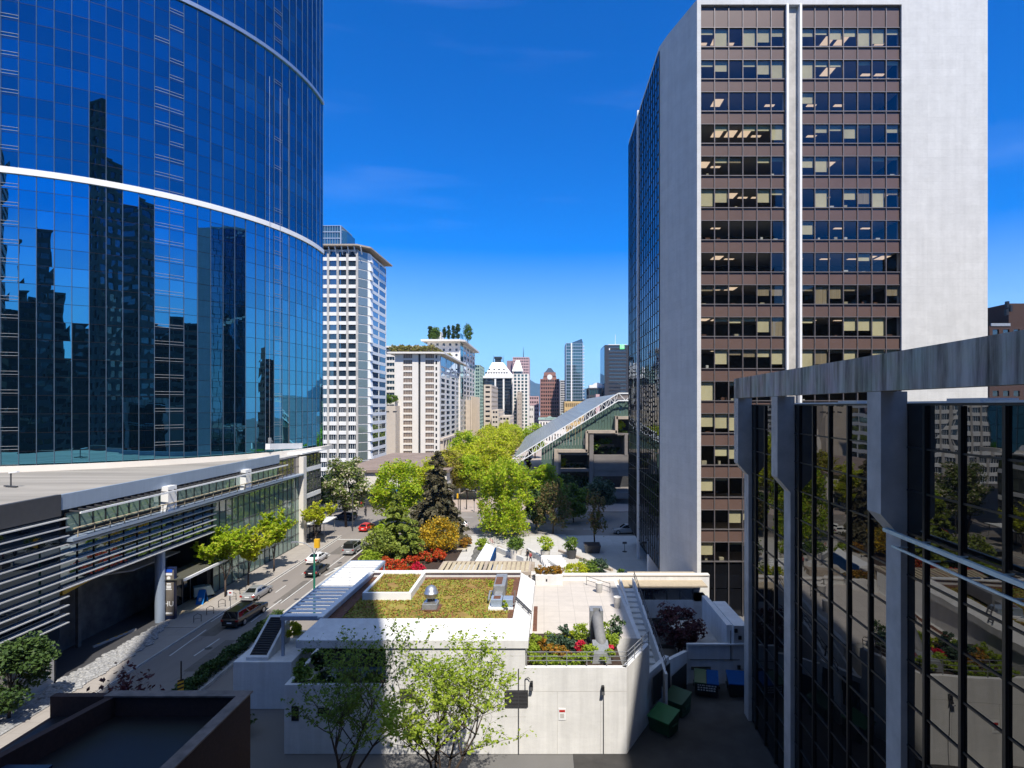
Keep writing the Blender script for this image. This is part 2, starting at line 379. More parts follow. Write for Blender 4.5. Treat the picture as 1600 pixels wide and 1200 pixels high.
LV = dict(
 yg=leafmat('yellow_green_leaves', (.36,.42,.02), (.62,.68,.03), (.52,.46,.08), .2, .5),
 bright=leafmat('bright_green_leaves', (.24,.38,.015), (.48,.60,.03), (.50,.46,.06), .15, .5),
 mid=leafmat('mid_green_leaves', (.09,.16,.025), (.19,.29,.04), None, 0, .45),
 deep=leafmat('deep_green_leaves', (0.027,0.060,0.018), (0.075,0.128,0.030), None, 0, .25),
 fir=leafmat('dark_fir_needles', (.06,.062,.035), (.15,.125,.07), None, 0, .15),
 cedar=leafmat('cedar_sprays', (.12,.18,.03), (.28,.33,.05), None, 0, .3),
 chest=leafmat('chestnut_leaves', (.10,.16,.03), (.22,.27,.06), (.62,.56,.42), .25, .4),
 gold=leafmat('golden_rhododendron', (.40,.27,.02), (.72,.48,.03), (.17,.18,.03), .2, .45),
 redfl=leafmat('red_azalea', (0.620,0.045,0.018), (0.620,0.105,0.022), (0.090,0.150,0.030), .2, .35),
 magenta=leafmat('crimson_azalea', (0.620,0.009,0.045), (0.620,0.030,0.075), (0.060,0.135,0.030), .1, .35),
 orange=leafmat('orange_foliage', (0.390,0.150,0.030), (0.510,0.300,0.030), (0.150,0.150,0.030), .25, .4),
 maple=leafmat('purple_maple_leaves', (0.045,0.012,0.018), (0.112,0.030,0.033), None, 0, .3),
 bronze=leafmat('bronze_young_leaves', (.12,.10,.04), (.24,.17,.07), (.09,.13,.03), .4, .4),
 blueg=leafmat('blue_green_leaves', (0.030,0.068,0.038), (0.090,0.135,0.083), None, 0, .25),
 box=leafmat('box_leaves', (.20,.31,.02), (.44,.54,.06), None, 0, .5),
 grassroof=leafmat('dry_roof_grass', (0.180,0.210,0.045), (0.390,0.360,0.105), (0.330,0.225,0.120), .2, .4),
)
# ------------------------------------------------------------------ ground and roads
structure('ground', MB().box(-900,900,-120,1400,-.5,-.03), M['ground'])
structure('road', MB().box(-37.2,-30.2,20,128,-.03,.0).box(-30.2,-24.2,20,66,-.03,.0), M['asphalt'])
structure('cross_street', MB().box(-160,-37.2,106,130,-.03,.002).box(-30.2,150,106,130,-.03,.002).box(-37.2,-30.2,128,130,-.03,.002), M['asphalt'])
structure('far_road', MB().box(-46,-36,130,420,-.03,.002), M['asphalt'])
structure('sidewalk', MB().box(-42,-37.35,62,106,-.03,.14).box(-42,-37.35,30,62,-.03,.10), M['sidewalk'])
structure('kerb', MB().box(-37.35,-37.2,30,106,-.03,.15).box(-30.2,-30.05,66,106,-.03,.15).box(-30.05,12,105.85,106,-.03,.15), M['conc'])
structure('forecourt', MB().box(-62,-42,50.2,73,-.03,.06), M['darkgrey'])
structure('boulevard_paving', MB().box(-36,160,130.1,420,-.03,.12), M['pinkpave'])
structure('plaza_paving', MB().box(-30.05,40,66,105.85,-.03,.12), M['whiteslabs'])
structure('service_yard', MB().box(2,40,15,49.6,-.03,.01), mat('yard_asphalt',(.055,.052,.05),.95,var=.25,scale=.6))
pb = MB()
for i in range(420):                                   # pebble strip: individual stones
    t = R.random(); y = 47 + t*16.5; x = -42 + R.random()*(.5 + 2.2*min(1, (63.5-y)/6))
    r = R.uniform(.14,.36)
    pb.lathe([(r*.6,0),(r,r*.3),(r*.7,r*.55)], (x,y,.09), 6)
tag(pb.build('pebbles', M['pebble']), kind='stuff')
structure('pebble_bed', MB().add([(-42,40,.16),(-39.3,40,.16),(-39.4,57,.16),(-41.4,63.6,.16),(-42,63.8,.16)], [(0,1,2,3,4)]), M['pebble'])
mk = MB()
def stripe(p, q, w):
    (x0,y0),(x1,y1) = p, q
    mk.add([(x0-w/2,y0,.008),(x0+w/2,y0,.008),(x1+w/2,y1,.008),(x1-w/2,y1,.008)], [(0,1,2,3)])
stripe(G(265,1025),G(322,984),.14); stripe(G(303,1025),G(343,998),.14); stripe(G(392,972),G(440,937),.14)
stripe((-37.0,64),(-37.0,105),.12); stripe((-32.0,70),(-31.9,101),.14)
for y in (74,82,90,98): stripe((-34.5,y),(-34.5,y+3),.12)
stripe(G(508,899),G(527,889),.35); xx, yy = G(527,889); mk.add([(xx-.6,yy,.008),(xx+.6,yy,.008),(xx+.5,yy+2.6,.008)], [(0,1,2)])
mk.box(-36.9,-30.5,103.2,103.6,.006,.008)
for y in (112,118,124):
    for i in range(9): mk.box(-26+i*4.2,-23.6+i*4.2,y,y+.16,.006,.008)
mk.box(-30,4,107,107.3,.006,.008)
structure('road_markings', mk, M['mark'])
# far slopes
hv, hf_ = [], []
for j in range(7):
    for i in range(81):
        x = -3200+i*80; t = j/6
        ridge = 215 + 60*math.sin(i*.21+.8) + 34*math.sin(i*.57) + 14*math.sin(i*1.9)
        hv.append((x + R.uniform(-15,15), 4300 + t*1500 + R.uniform(-60,60), -20 + (ridge*1.25)*min(1,t*1.05)*(.93+.07*R.random())))
for j in range(6):
    for i in range(80): a = j*81+i; hf_.append((a,a+1,a+82,a+81))
structure('hills', MB().add(hv, hf_), M['mount'], smooth=True)

# ------------------------------------------------------------------ facade tools
FACES = {'S': lambda a: ((a[0],a[2]),(1,0),(0,-1),a[1]-a[0]), 'E': lambda a: ((a[1],a[2]),(0,1),(1,0),a[3]-a[2]),
         'W': lambda a: ((a[0],a[3]),(0,-1),(-1,0),a[3]-a[2]), 'N': lambda a: ((a[1],a[3]),(-1,0),(0,1),a[1]-a[0])}
_wm = {}
def window_mesh(mt, frame, split):
    k = (mt.name, frame.name, split)
    if k not in _wm:
        b = MB().add([(0,0,0),(1,0,0),(1,0,1),(0,0,1)], [(0,1,2,3)])
        for i in range(1, split): b.box(i/split-.018, i/split+.018, -.06, .01, 0, 1, 1)
        b.box(0,1,-.05,.01,.0,.04,1)
        me = bpy.data.meshes.new('window'); me.from_pydata(b.v, [], b.f); me.materials.append(mt); me.materials.append(frame)
        me.polygons.foreach_set('material_index', b.m); _wm[k] = me
    return _wm[k]
def put_windows(root, lst, mt, frame, split, cap=100):
    me = window_mesh(mt, frame, split); off = origin(root)
    for (p, u, w, z0, h) in lst[:cap]:
        o = bpy.data.objects.new('window', me); COL.objects.link(o); o.parent = root
        o.location = Vector((p[0],p[1],z0)) - off; o.rotation_euler = (0,0,math.atan2(u[1],u[0])); o.scale = (w,1,h)
    if len(lst) > cap:
        b = MB()
        for (p, u, w, z0, h) in lst[cap:]:
            q = (p[0]+u[0]*w, p[1]+u[1]*w); b.add([(p[0],p[1],z0),(q[0],q[1],z0),(q[0],q[1],z0+h),(p[0],p[1],z0+h)], [(0,1,2,3)])
        tag(b.build('window', [mt], root), kind='stuff')
def facade(wall, o, u, n, W, z0, z1, floors, bays, wf, hf, d=.3, end=.3, base=.5):
    """wall lattice into `wall`, returns window list"""
    h = (z1-z0)/floors; wins = []; u3 = lambda t, dd: (o[0]+u[0]*t+n[0]*dd, o[1]+u[1]*t+n[1]*dd)
    bw = (W-2*end)/bays; pw = bw*(1-wf); hh = h*hf; lo = (h-hh)*base
    zprev = z0
    for i in range(floors):
        zb = z0+i*h+lo
        if zb-zprev > .01: wall.fbox(o, u, n, W, -d, 0, zprev, zb)
        zprev = zb+hh
        for k in range(bays): wins.append((u3(end+k*bw+pw/2, -d+.02), u, bw-pw, zb, hh))
    if z1-zprev > .01: wall.fbox(o, u, n, W, -d, 0, zprev, z1)
    for k in range(bays+1):
        a = end+k*bw-pw/2; b = end+k*bw+pw/2
        if k == 0: a = 0
        if k == bays: b = W
        if b-a > .02: wall.fbox(u3(a,0), u, n, b-a, -d-.01, .006, z0+.003, z1-.003)
    return wins
def block(root, x0, x1, y0, y1, z0, z1, floors, faces, wall, win, frame=None, split=3, d=.3, mode='win', cap=100, end=.3, wallpart='wall', base=.5):
    """box building part: faces = {'S': (bays, width share, height share)}"""
    a = (x0,x1,y0,y1); wb = MB(); wins = []
    wb.box(x0+d+.05, x1-d-.05, y0+d+.05, y1-d-.05, z0, z1-.02)
    wb.box(x0+.01,x1-.01,y0+.01,y1-.01,z1-.3,z1)
    for f in 'SEWN':
        o, u, n, W = FACES[f](a)
        if f in faces:
            bays, wf, hf = faces[f]; wins += facade(wb, o, u, n, W, z0, z1-.05, floors, bays, wf, hf, d, end, base)
        else: wb.fbox((o[0]+u[0]*d, o[1]+u[1]*d), u, n, W-2*d, -d, -.02, z0, z1-.05)
    w = wb.build(wallpart, wall, root)
    if mode == 'win': put_windows(root, wins, win, frame or M['darkgrey'], split, cap)
    else:
        rows = {}
        for (p, u, ww, zb, hh) in wins: rows.setdefault((round(zb,2), u), []).append((p,u,ww,zb,hh))
        for k_, l in list(rows.items()):
            p0_, p1_ = l[0][0], l[-1][0]; rows[k_] = [(p0_, k_[1], math.hypot(p1_[0]-p0_[0], p1_[1]-p0_[1])+l[-1][2], l[0][3], l[0][4])]
        for zb, l in rows.items():
            b = MB()
            for (p, u, ww, zz, hh) in l:
                q = (p[0]+u[0]*ww, p[1]+u[1]*ww); b.add([(p[0],p[1],zz),(q[0],q[1],zz),(q[0],q[1],zz+hh),(p[0],p[1],zz+hh)], [(0,1,2,3)])
            b.build('window_band', win, root)
    return w

# ------------------------------------------------------------------ blue curved tower (left)
TC, TR = Vector((-82.6,111.5)), 38.6
tower = thing('curved_glass_tower', (-60,92,15.5), 'tall curved blue mirror-glass tower rising from the slatted podium on the left', 'tower')
def arc(a, r=TR): a = math.radians(a); return (TC.x+r*math.cos(a), TC.y+r*math.sin(a))
A0, A1, NP = 5.2, -126.8, 48
angs = [A0+(A1-A0)*i/NP for i in range(NP+1)]
SH = 2.45; NS = 39
wl_fin = MB()
for s in range(NS):
    b = MB(); z0 = 15.6+s*SH; z1 = z0+SH-.05
    for i in range(NP):
        p, q = arc(angs[i+1]), arc(angs[i]); t = [R.gauss(0,.004) for _ in range(3)]
        b.add([(p[0],p[1]+t[0],z0),(q[0],q[1]+t[1],z0),(q[0],q[1]+t[2],z1),(p[0],p[1],z1)], [(0,1,2,3)])
    b.build('glass_storey', M['glassblue'] if s < 16 else M['glassnavy'], tower)
for i, a in enumerate(angs):
    p, q = arc(a, TR-.05), arc(a, TR+.06); wl_fin.bar((q[0],q[1],15.6),(q[0],q[1],15.6+NS*SH), .035, .09)
wl_fin.build('mullions', mat('blue_grey_mullion',(.16,.22,.29),.4,metal=.3), tower)
tr = MB()
for s in range(NS+1):
    for i in range(NP):
        p, q = arc(angs[i+1], TR+.005), arc(angs[i], TR+.005); tr.bar((p[0],p[1],15.56+s*SH),(q[0],q[1],15.56+s*SH),.035,.035)
tr.build('transoms', M['black'], tower)
def ring(name, mt, r0, r1, z0, z1, root, a0=A0, a1=A1, n=NP):
    b = MB()
    for i in range(n):
        u, v = a0+(a1-a0)*i/n, a0+(a1-a0)*(i+1)/n
        b.hexa([(*arc(v,r0),z0),(*arc(v,r1),z0),(*arc(u,r1),z0),(*arc(u,r0),z0)], [(*arc(v,r0),z1),(*arc(v,r1),z1),(*arc(u,r1),z1),(*arc(u,r0),z1)])
    return b.build(name, mt, root)
ring('white_band', M['white'], TR-.2, TR+.28, 54.3, 55.1, tower)
ring('metal_band', M['metal'], TR-.2, TR+.3, 84.1, 84.7, tower)
ring('base_curb', M['cream'], TR+1.4, TR+1.9, 15.5, 16.25, tower)
bk = MB().prism([arc(a,TR-.25) for a in angs], 15.6, 15.6+NS*SH); bk.build('core', M['black'], tower)
for col in ((27,28),(17,18),(8,)):                     # columns of small opening lights, each a light metal frame
    for s in range(NS):
        for i in col:
            sb = MB()
            if R.random() < .35 and s > 15: continue
            p, q = arc(angs[i+1], TR+.05), arc(angs[i], TR+.05); z = 15.6+s*SH+.25
            for zz in (z, z+.42): sb.bar((p[0],p[1],zz),(q[0],q[1],zz),.05,.05)
            for e in (p,q): sb.bar((e[0],e[1],z),(e[0],e[1],z+.42),.05,.05)
            sb.build('opening_sash', M['galv'], tower)
# window washers' cradle
px0, px1 = arc(-13), arc(-34)
cr = thing('cleaning_cradle', (0,0,0), 'white window-cleaning cradle hanging on ropes low on the curved blue tower', 'cradle')
ca, cb = P(415,703,95), P(467,701,106)
cr.location = ((ca+cb)/2); dd = (cb-ca); dd.z = 0; cn_ = Vector((dd.y,-dd.x,0)).normalized()
cw = MB()
for k in (0,1): cw.bar(ca+cn_*k*.7+Vector((0,0,.55)), cb+cn_*k*.7+Vector((0,0,.55)), .06, .95)
cw.bar(ca+cn_*.35+Vector((0,0,.08)), cb+cn_*.35+Vector((0,0,.08)), .75, .08)
for e in (ca, cb): cw.bar(e+Vector((0,0,.55)), e+cn_*.7+Vector((0,0,.55)), .06, .95)
cw.build('basket', M['steelwhite'], cr)
for f in (.06,.94):
    q = ca.lerp(cb,f)+cn_*.35; MB().bar(q+Vector((0,0,1)), q+Vector((0,0,2.0)), .35,.4).bar(q+Vector((0,0,2.0)), q-dd.normalized()*(.9 if f>.5 else -.9)+Vector((0,0,1.2)),.1).build('hoist', M['galv'], cr)
for f in (.06,.36,.62,.94):
    q = ca.lerp(cb,f)+cn_*.3; MB().tube([q+Vector((0,0,1)), q+Vector((0,0,62))], .025, 5).build('rope', M['galv'], cr)
# small roof vent stand on the podium roof
rs = thing('roof_light_stand', P(17,763,60), 'small metal floodlight stand on the pale gravel podium roof', 'floodlight')
q = Vector(rs.location); q.z = 15.52; rs.location = q
MB().bar(q+Vector((-.9,.3,.1)), q+Vector((.9,-.3,.1)),.25,.12).tube([q, q+Vector((0,0,1.5))],.07).build('stand', M['darkgrey'], rs)
MB().bar(q+Vector((-.1,0,1.5)), q+Vector((.75,0,1.62)),.35,.12).build('lamp_head', M['steelwhite'], rs)

# ------------------------------------------------------------------ podium
pod = thing('podium_building', (-50,75,0), 'low glass podium with white horizontal slats below the curved blue tower', 'building')
XF = -42.0
MB().prism([(-110,38),(XF-.35,38),(XF-.35,50),(-50,50),(-50,72.4),(XF-.35,72.4),(XF-.35,108.3),(-110,108.3)],0,8.3).build('dark_core', M['dark'], pod)
MB().box(-110,XF-.36,38,108.2,8.3,15.3).build('upper_core', M['dark'], pod)
MB().box(-110,XF-.3,38,91.5,15.3,15.5).build('gravel_roof', M['gravel'], pod)
MB().box(-110,XF-.3,91.6,108.4,15.3,15.6).build('end_roof', M['conc'], pod)
MB().box(XF-.3,XF,50.05,91.5,14.9,16.25).build('parapet', M['lightmetal'], pod)
MB().box(XF-.3,XF+.1,38,50,14.45,16.3).build('dark_fascia', M['darkgrey'], pod)
b = MB()
for i in range(13):
    z = 14.15-i*.76
    zz = z
    y1 = 50.5 if (z > 11.9 or z < 8.0) else 73.2
    if z < 4.4: continue
    b.box(XF-.1, XF+.42, 37, y1, zz-.04, zz+.04)
b.build('louvre_slats', M['slatw'], pod)
MB().box(XF-.34,XF-.05,38,50,3.6,14.4).build('slat_backing', glass('slat_backing_glass',(.008,.012,.02),(.45,.55,.65),.03,.25), pod)
MB().box(XF-.34,XF-.02,38,49.4,0,3.6).build('base_wall', M['conc'], pod)
def curtain(root, xf, y0, y1, z0, z1, pw, ph, gmat, mmat, name='glazing', mw=.06):
    g, mu = MB(), MB(); ny = max(1, round((y1-y0)/pw)); nz = max(1, round((z1-z0)/ph))
    for i in range(ny):
        for k in range(nz):
            ya, yb = y0+(y1-y0)*i/ny, y0+(y1-y0)*(i+1)/ny; za, zb = z0+(z1-z0)*k/nz, z0+(z1-z0)*(k+1)/nz
            g.add([(xf+R.gauss(0,.004),ya,za),(xf+R.gauss(0,.004),yb,za),(xf,yb,zb),(xf,ya,zb)], [(0,1,2,3)])
    for i in range(ny+1): y = y0+(y1-y0)*i/ny; mu.box(xf-.02, xf+.08, y-mw/2, y+mw/2, z0, z1)
    for k in range(nz+1): z = z0+(z1-z0)*k/nz; mu.box(xf-.02, xf+.06, y0, y1, z-.03, z+.03)
    g.build(name, gmat, root); mu.build('mullions', mmat, root)
curtain(pod, XF-.1, 50.6, 91, 12.85, 14.55, 1.55, 1.7, M['glassgreen'], M['black'], 'window_strip')
curtain(pod, XF-.16, 50.1, 73.1, 8.25, 12.1, 1.9, 1.95, glass('slatted_green_glass',(.03,.05,.05),(.6,.7,.72),.2,.85,var=.4), M['black'], 'lower_glazing')
curtain(pod, XF-.12, 73.2, 99, .15, 12.1, 1.55, 2.0, M['glassgreen'], M['darkgrey'], 'tall_glazing')
curtain(pod, XF-.12, 91.3, 99, 12.1, 15.2, 1.55, 1.5, glass('pinkish_pane_glass',(.16,.13,.12),(.6,.6,.62),.2,.8,var=.3), M['darkgrey'], 'upper_glazing')
for y in np.arange(51, 91.5, .95): MB().bar((XF,y,14.72),(XF+1.2,y+.0,14.62),.09,.12).build('canopy_blade', M['darkgrey'], pod)
MB().box(XF+1.2,XF+1.34,50.6,91.6,14.52,14.68).build('canopy_edge', M['steelwhite'], pod)
MB().box(XF-.3,XF+.85,50.3,98.8,12.12,12.4).build('ledge', M['lightmetal'], pod)
b = MB().box(XF+.62,XF+.78,50.6,91,13.18,13.26)
for y in np.arange(51,91.2,1.9): b.box(XF+.67,XF+.73,y,y+.07,12.4,13.18)
b.box(XF+.69,XF+.71,50.6,91,12.75,12.79); b.build('balcony_rail', M['woodslat'], pod)
for y in (63.3,79.8): MB().box(XF-.2,XF+.7,y,y+1.5,12.4,15.1).build('service_pier', M['white'], pod)
for k, z in enumerate((11.75,)): MB().box(XF,XF+.45,50.3,92,z,z+.1).build('sun_shelf', M['slatw'], pod)
MB().box(XF-.1,XF+.7,98.9,100.2,0,15.25).build('white_pier', M['cream'], pod)
curtain(pod, XF-.1, 100.3, 108.4, .15, 15.2, 1.6, 2.15, glass('end_glass',(.13,.14,.14),(.7,.75,.78),.22,.85,var=.6), M['darkgrey'], 'end_glazing')
b = MB()
for z in (12.3,7.6,3.6): b.box(XF-.12,XF+.02,100.25,108.4,z,z+.75)
b.build('white_spandrel', M['white'], pod)
MB().box(-60,XF+.5,98.9,109,15.6,15.85).build('roof_edge', M['white'], pod)
MB().box(-49.9,XF+.2,50.1,72.6,7.95,8.22).build('soffit', M['conc'], pod)
MB().hexa([(-49.5,55,6.6),(-44.2,62,6.2),(-44.2,70,6.2),(-49.5,70,6.6)], [(-49.5,55,6.75),(-44.2,62,6.35),(-44.2,70,6.35),(-49.5,70,6.75)]).build('sloped_soffit', M['conc'], pod)
b = MB().tube([(XF-.6,63.9,0),(XF-.6,63.9,8)], .5, 24)
b.build('column', M['lightmetal'], pod, smooth=False)
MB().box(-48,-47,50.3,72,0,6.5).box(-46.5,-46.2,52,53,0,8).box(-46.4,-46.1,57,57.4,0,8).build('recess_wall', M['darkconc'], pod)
curtain(pod, -43.6, 64.8, 72.5, .1, 4.3, 1.5, 4.2, M['glassdark'], M['galv'], 'entrance_doors')
b = MB().box(-43.6,-40.2,64.2,74.5,4.55,4.62); b.build('entrance_canopy', glass('canopy_glass',(.15,.15,.12),(.7,.75,.75),.15,.7), pod)
MB().box(-40.2,-40.0,64.2,74.5,4.45,4.72).build('canopy_trim', M['steelwhite'], pod)
MB().add([(-43.5,65,.17),(-40.6,66.5,.17),(-40.9,71.5,.17),(-43.5,71.5,.17)],[(0,1,2,3)]).build('entrance_mat', M['woodslat'], pod)
yb = thing('clearance_bar', P(116,916,52.5), 'yellow height bar hanging under the slatted podium at its driveway', 'height bar')
MB().bar(P(95,927,51), P(140,903,55), .3, .4).build('bar', M['yellow'], yb)
for f in (.1,.9):
    q = P(95,927,51).lerp(P(140,903,55), f); MB().tube([q, (q.x,q.y,7.96)], .02, 5).build('hanger', M['black'], yb)

# ------------------------------------------------------------------ office tower (right)
off = thing('office_tower', (30,80,0), 'tall brown-banded office tower with white precast walls and beige blinds', 'tower')
TOP = 69.5
MB().prism([(14.85,73.95),(15.4,71.5),(17.35,65.3),(17.8,65.3),(17.8,67.5),(16.2,74)], 1.2, TOP).build('precast_wall', M['panelwhite'], off)
MB().prism([(15.15,73.9),(15.6,71.6),(17.45,66.0),(17.7,66),(17.7,67.4),(16.1,73.9)], -.1, 1.2).build('wall_foot', M['conc'], off)
MB().box(40.55,50.3,65.3,66.2,0,TOP).box(49.6,50.3,66.2,100.5,0,TOP).build('precast_wall', M['panelwhite'], off)
MB().box(27.45,27.7,65.15,66.4,0,TOP).box(28.95,29.2,65.15,66.4,0,TOP).build('pier_fin', M['white'], off)
MB().box(27.7,28.95,65.75,66.4,0,TOP).build('pier_recess', M['conc'], off)
MB().box(16.5,49.5,72.2,100.3,0,TOP-.2).build('core', M['dark'], off)
MB().prism([(14.8,74),(15.4,71.5),(17.35,65.3),(50.3,65.3),(50.3,100.5),(14.8,100.5)],TOP,TOP+.6).build('roof_slab', M['panelwhite'], off)
PT = .0729*50.2
banks = [(17.8,27.45,6),(29.2,40.55,7)]
ceil_m = mat('office_ceiling', (.35,.33,.31), .9, var=.05)
intr = MB()
blind_me = {}
def zt(k): return H-(93.6+50.2*k-634)*.0729
for k in range(-1,17):
    intr.box(17.9,40.5,66.05,72.1,zt(k)+.05,zt(k)+.9,0)          # slab with ceiling
    for (x0,x1,n) in banks:
        for j in range(n):
            if R.random() < .45: xx = x0+(x1-x0)*(j+.3)/n; intr.box(xx,xx+1.1,R.choice((67.2,68.4)),68.9,zt(k)+.02,zt(k)+.046,1)
            if R.random() < .5 and k < 16:
                xx = x0+(x1-x0)*(j+R.uniform(.1,.6))/n; w = R.uniform(.2,.7); zz = zt(k)-2.2
                intr.box(xx,xx+w,66.15,66.5,zz-.05,zz+R.uniform(.12,.5),R.choice((2,3,4)))
intr.build('office_interior', [ceil_m, M['ceillamp'], M['cream'], M['rust'], M['woodslat']], off)
MB().box(17.85,40.5,66.02,66.1,0,6.2).build('dark_base', M['black'], off)
for bi, (x0,x1,n) in enumerate(banks):
    mu = MB(); w = (x1-x0)/n
    for j in range(n+1): mu.box(x0+j*w-.045, x0+j*w+.045, 65.5, 65.8, 0, TOP)
    for k in range(-1,16):
        mu.box(x0,x1,65.52,65.8,zt(k)-.05,zt(k)+.03); mu.box(x0,x1,65.48,65.8,zt(k)-2.28,zt(k)-2.18)
    mu.build('mullions', mat('bronze_mullion_%s' % 'ab'[bi], (.20,.18,.18), .4, metal=.4), off)
    for k in range(-1,16):
        g = MB()
        for j in range(n):
            e = [R.gauss(0,.004) for _ in range(2)]
            g.add([(x0+j*w,65.65+e[0],zt(k)-2.2),(x0+j*w+w,65.65,zt(k)-2.2),(x0+j*w+w,65.65+e[1],zt(k)),(x0+j*w,65.65,zt(k))],[(0,1,2,3)])
        rw = g.build('ribbon_window', M['officepane'], off)
        top = zt(k-1)-2.2 if k > -1 else TOP
        MB().box(x0+.01,x1-.01,65.62,65.9,zt(k)+.02,top-.07).build('spandrel', M['brown'], off)
        if k in (5,6) : dens = .12
        elif k in (1,): dens = .18
        else: dens = .7
        for j in range(n):
            if R.random() > dens: continue
            fr = R.choice((1,.97,.9,.78,.7,.55,.4,.3,.22,.3,.15)); cur = (R.random() < .12) or k in (7,)
            me = blind_me.get((round(w,2),fr,cur))
            if not me:
                bb = MB().box(.05,w-.05,0,.02,-2.15*fr,0)
                me = bpy.data.meshes.new('blind'); me.from_pydata(bb.v,[],bb.f); me.materials.append(M['curtain'] if cur else M['blind']); blind_me[(round(w,2),fr,cur)] = me
            o = bpy.data.objects.new('blind', me); COL.objects.link(o); o.parent = rw
            o.location = Vector((x0+j*w, 65.82, zt(k)-.03)) - origin(rw)
    g = MB()
    for k in range(2):
        for j in range(n): g.add([(x0+j*w,65.7,.2+3*k),(x0+j*w+w,65.7,.2+3*k),(x0+j*w+w,65.7,3.1+3*k),(x0+j*w,65.7,3.1+3*k)],[(0,1,2,3)])
    g.build('base_glazing', M['glassdark'], off)
# dark mirror side of the tower
XG = 14.8
MB().box(XG+.05,16.6,74.1,100.5,3.05,TOP).build('side_core', M['black'], off)
for k in range(18):
    g = MB(); za = 3.0+k*(TOP-3)/18; hh = (TOP-3)/18
    for i in range(18):
        for q in range(2):
            ya, yb = 74+i*26.5/18, 74+(i+1)*26.5/18; z0, z1 = za+q*hh/2, za+(q+1)*hh/2
            g.add([(XG+R.gauss(0,.006),yb,z0),(XG+R.gauss(0,.006),ya,z0),(XG,ya,z1),(XG,yb,z1)],[(0,1,2,3)])
    g.build('glass_storey', M['glassdark2'], off)
mu = MB()
for i in range(19): y = 74+i*26.5/18; mu.box(XG-.08,XG+.04,y-.05,y+.05,3,TOP)
for k in range(37): z = 3+k*(TOP-3)/36; mu.box(XG-.05,XG+.04,74,100.5,z-.04,z+.04)
mu.build('side_mullions', M['black'], off)
MB().box(XG-.25,XG+.1,89.8,90.3,0,TOP+.6).build('white_fin', M['white'], off)
MB().box(14.6,16.2,80.5,81.6,0,3).build('pillar', M['white'], off)

# ------------------------------------------------------------------ near concrete-frame building (right)
near = thing('concrete_frame_building', (18,25,0), 'nearby black-glass building with stained concrete beam and cranked columns on the right', 'building')
nd = Vector((.0556,1)).normalized(); nn = Vector((-nd.y, nd.x)); NO = Vector((14.85,45.0))
def NPt(s, d, z): q = NO - nd*s + nn*d; return (q.x, q.y, z)
def nbox(b, s0, s1, d0, d1, z0, z1, mi=0):
    return b.hexa([NPt(s1,d0,z0),NPt(s1,d1,z0),NPt(s0,d1,z0),NPt(s0,d0,z0)][::-1], [NPt(s1,d0,z1),NPt(s1,d1,z1),NPt(s0,d1,z1),NPt(s0,d0,z1)][::-1], mi)
b = MB(); nbox(b,0,15.9,-.55,0,24.6,26.1); nbox(b,15.93,30,-.55,0,24.6,26.1); nbox(b,30.03,50,-.55,0,24.6,26.1); b.build('beam', M['stained'], near)
for s in (0,8.6,20.6,32.6,44):
    prof = [(0,24.58),(0,19.6),(-.78,18.7),(-.78,0),(-1.04,0),(-1.04,24.58)]
    vs = [NPt(s,d,z) for d,z in prof]+[NPt(s+1.1,d,z) for d,z in prof]
    MB().add(vs, [(0,1,2,5),(2,3,4,5),(6,11,8,7),(8,11,10,9)]+[(i,6+i,6+(i+1)%6,(i+1)%6) for i in range(6)]).build('column', M['conc'], near)
D0 = -1.06
b = MB(); nbox(b,.15,50,-14,D0-.12,0,23.8); b.build('core', M['black'], near)
NS2 = 24; sw = 49.8/NS2
for k in range(7):
    g = MB(); za = k*3.435
    for i in range(NS2):
        for q in range(2):
            s0, s1 = .1+i*sw, .1+(i+1)*sw; z0, z1 = za+q*1.7175, za+(q+1)*1.7175
            e = [R.gauss(0,.004) for _ in range(2)]
            g.add([NPt(s0,D0+e[0],z0),NPt(s1,D0,z0),NPt(s1,D0+e[1],z1),NPt(s0,D0,z1)],[(0,1,2,3)])
    g.build('glass_storey', M['glassdark'], near)
mu = MB()
for i in range(NS2+1): s = .1+i*sw; nbox(mu, s-.07, s+.07, D0-.02, D0+.11, 0, 24.0)
for k in range(15): z = k*1.7175; nbox(mu, .1, 50, D0-.02, D0+.05, z-.035, z+.035)
mu.build('mullions', M['black'], near)
for z, w_, s1 in ((18.85,.15,21.0),(18.3,.08,21.6)):  # two bracketed pale bars where a pale line crosses the glass
    b = MB(); b.bar(NPt(s1,-.5,z), NPt(50,-.5,z), w_, w_)
    for i in range(14): b.bar(NPt(s1+.2+i*2.08,-.5,z), NPt(s1+.2+i*2.08,-1.0,z), .05, .05)
    b.build('facade_bar', mat('pale_blue_bar_%d' % (z*10),(.55,.72,.78),.3,metal=.2), near)
b = MB(); nbox(b,.2,50,-14,D0-.1,23.8,23.95); b.build('roof', M['conc'], near)
b = MB(); nbox(b,.12,50,D0-.3,D0-.01,23.95,24.1); b.build('roof_edge', M['black'], near)
b = MB(); nbox(b,4,30,-3.2,-3.1,24.0,24.2); nbox(b,12,14.2,-4,-2.6,24,24.28); nbox(b,21,23,-4.4,-3,24,24.3); b.build('roof_pipe', M['white'], near)

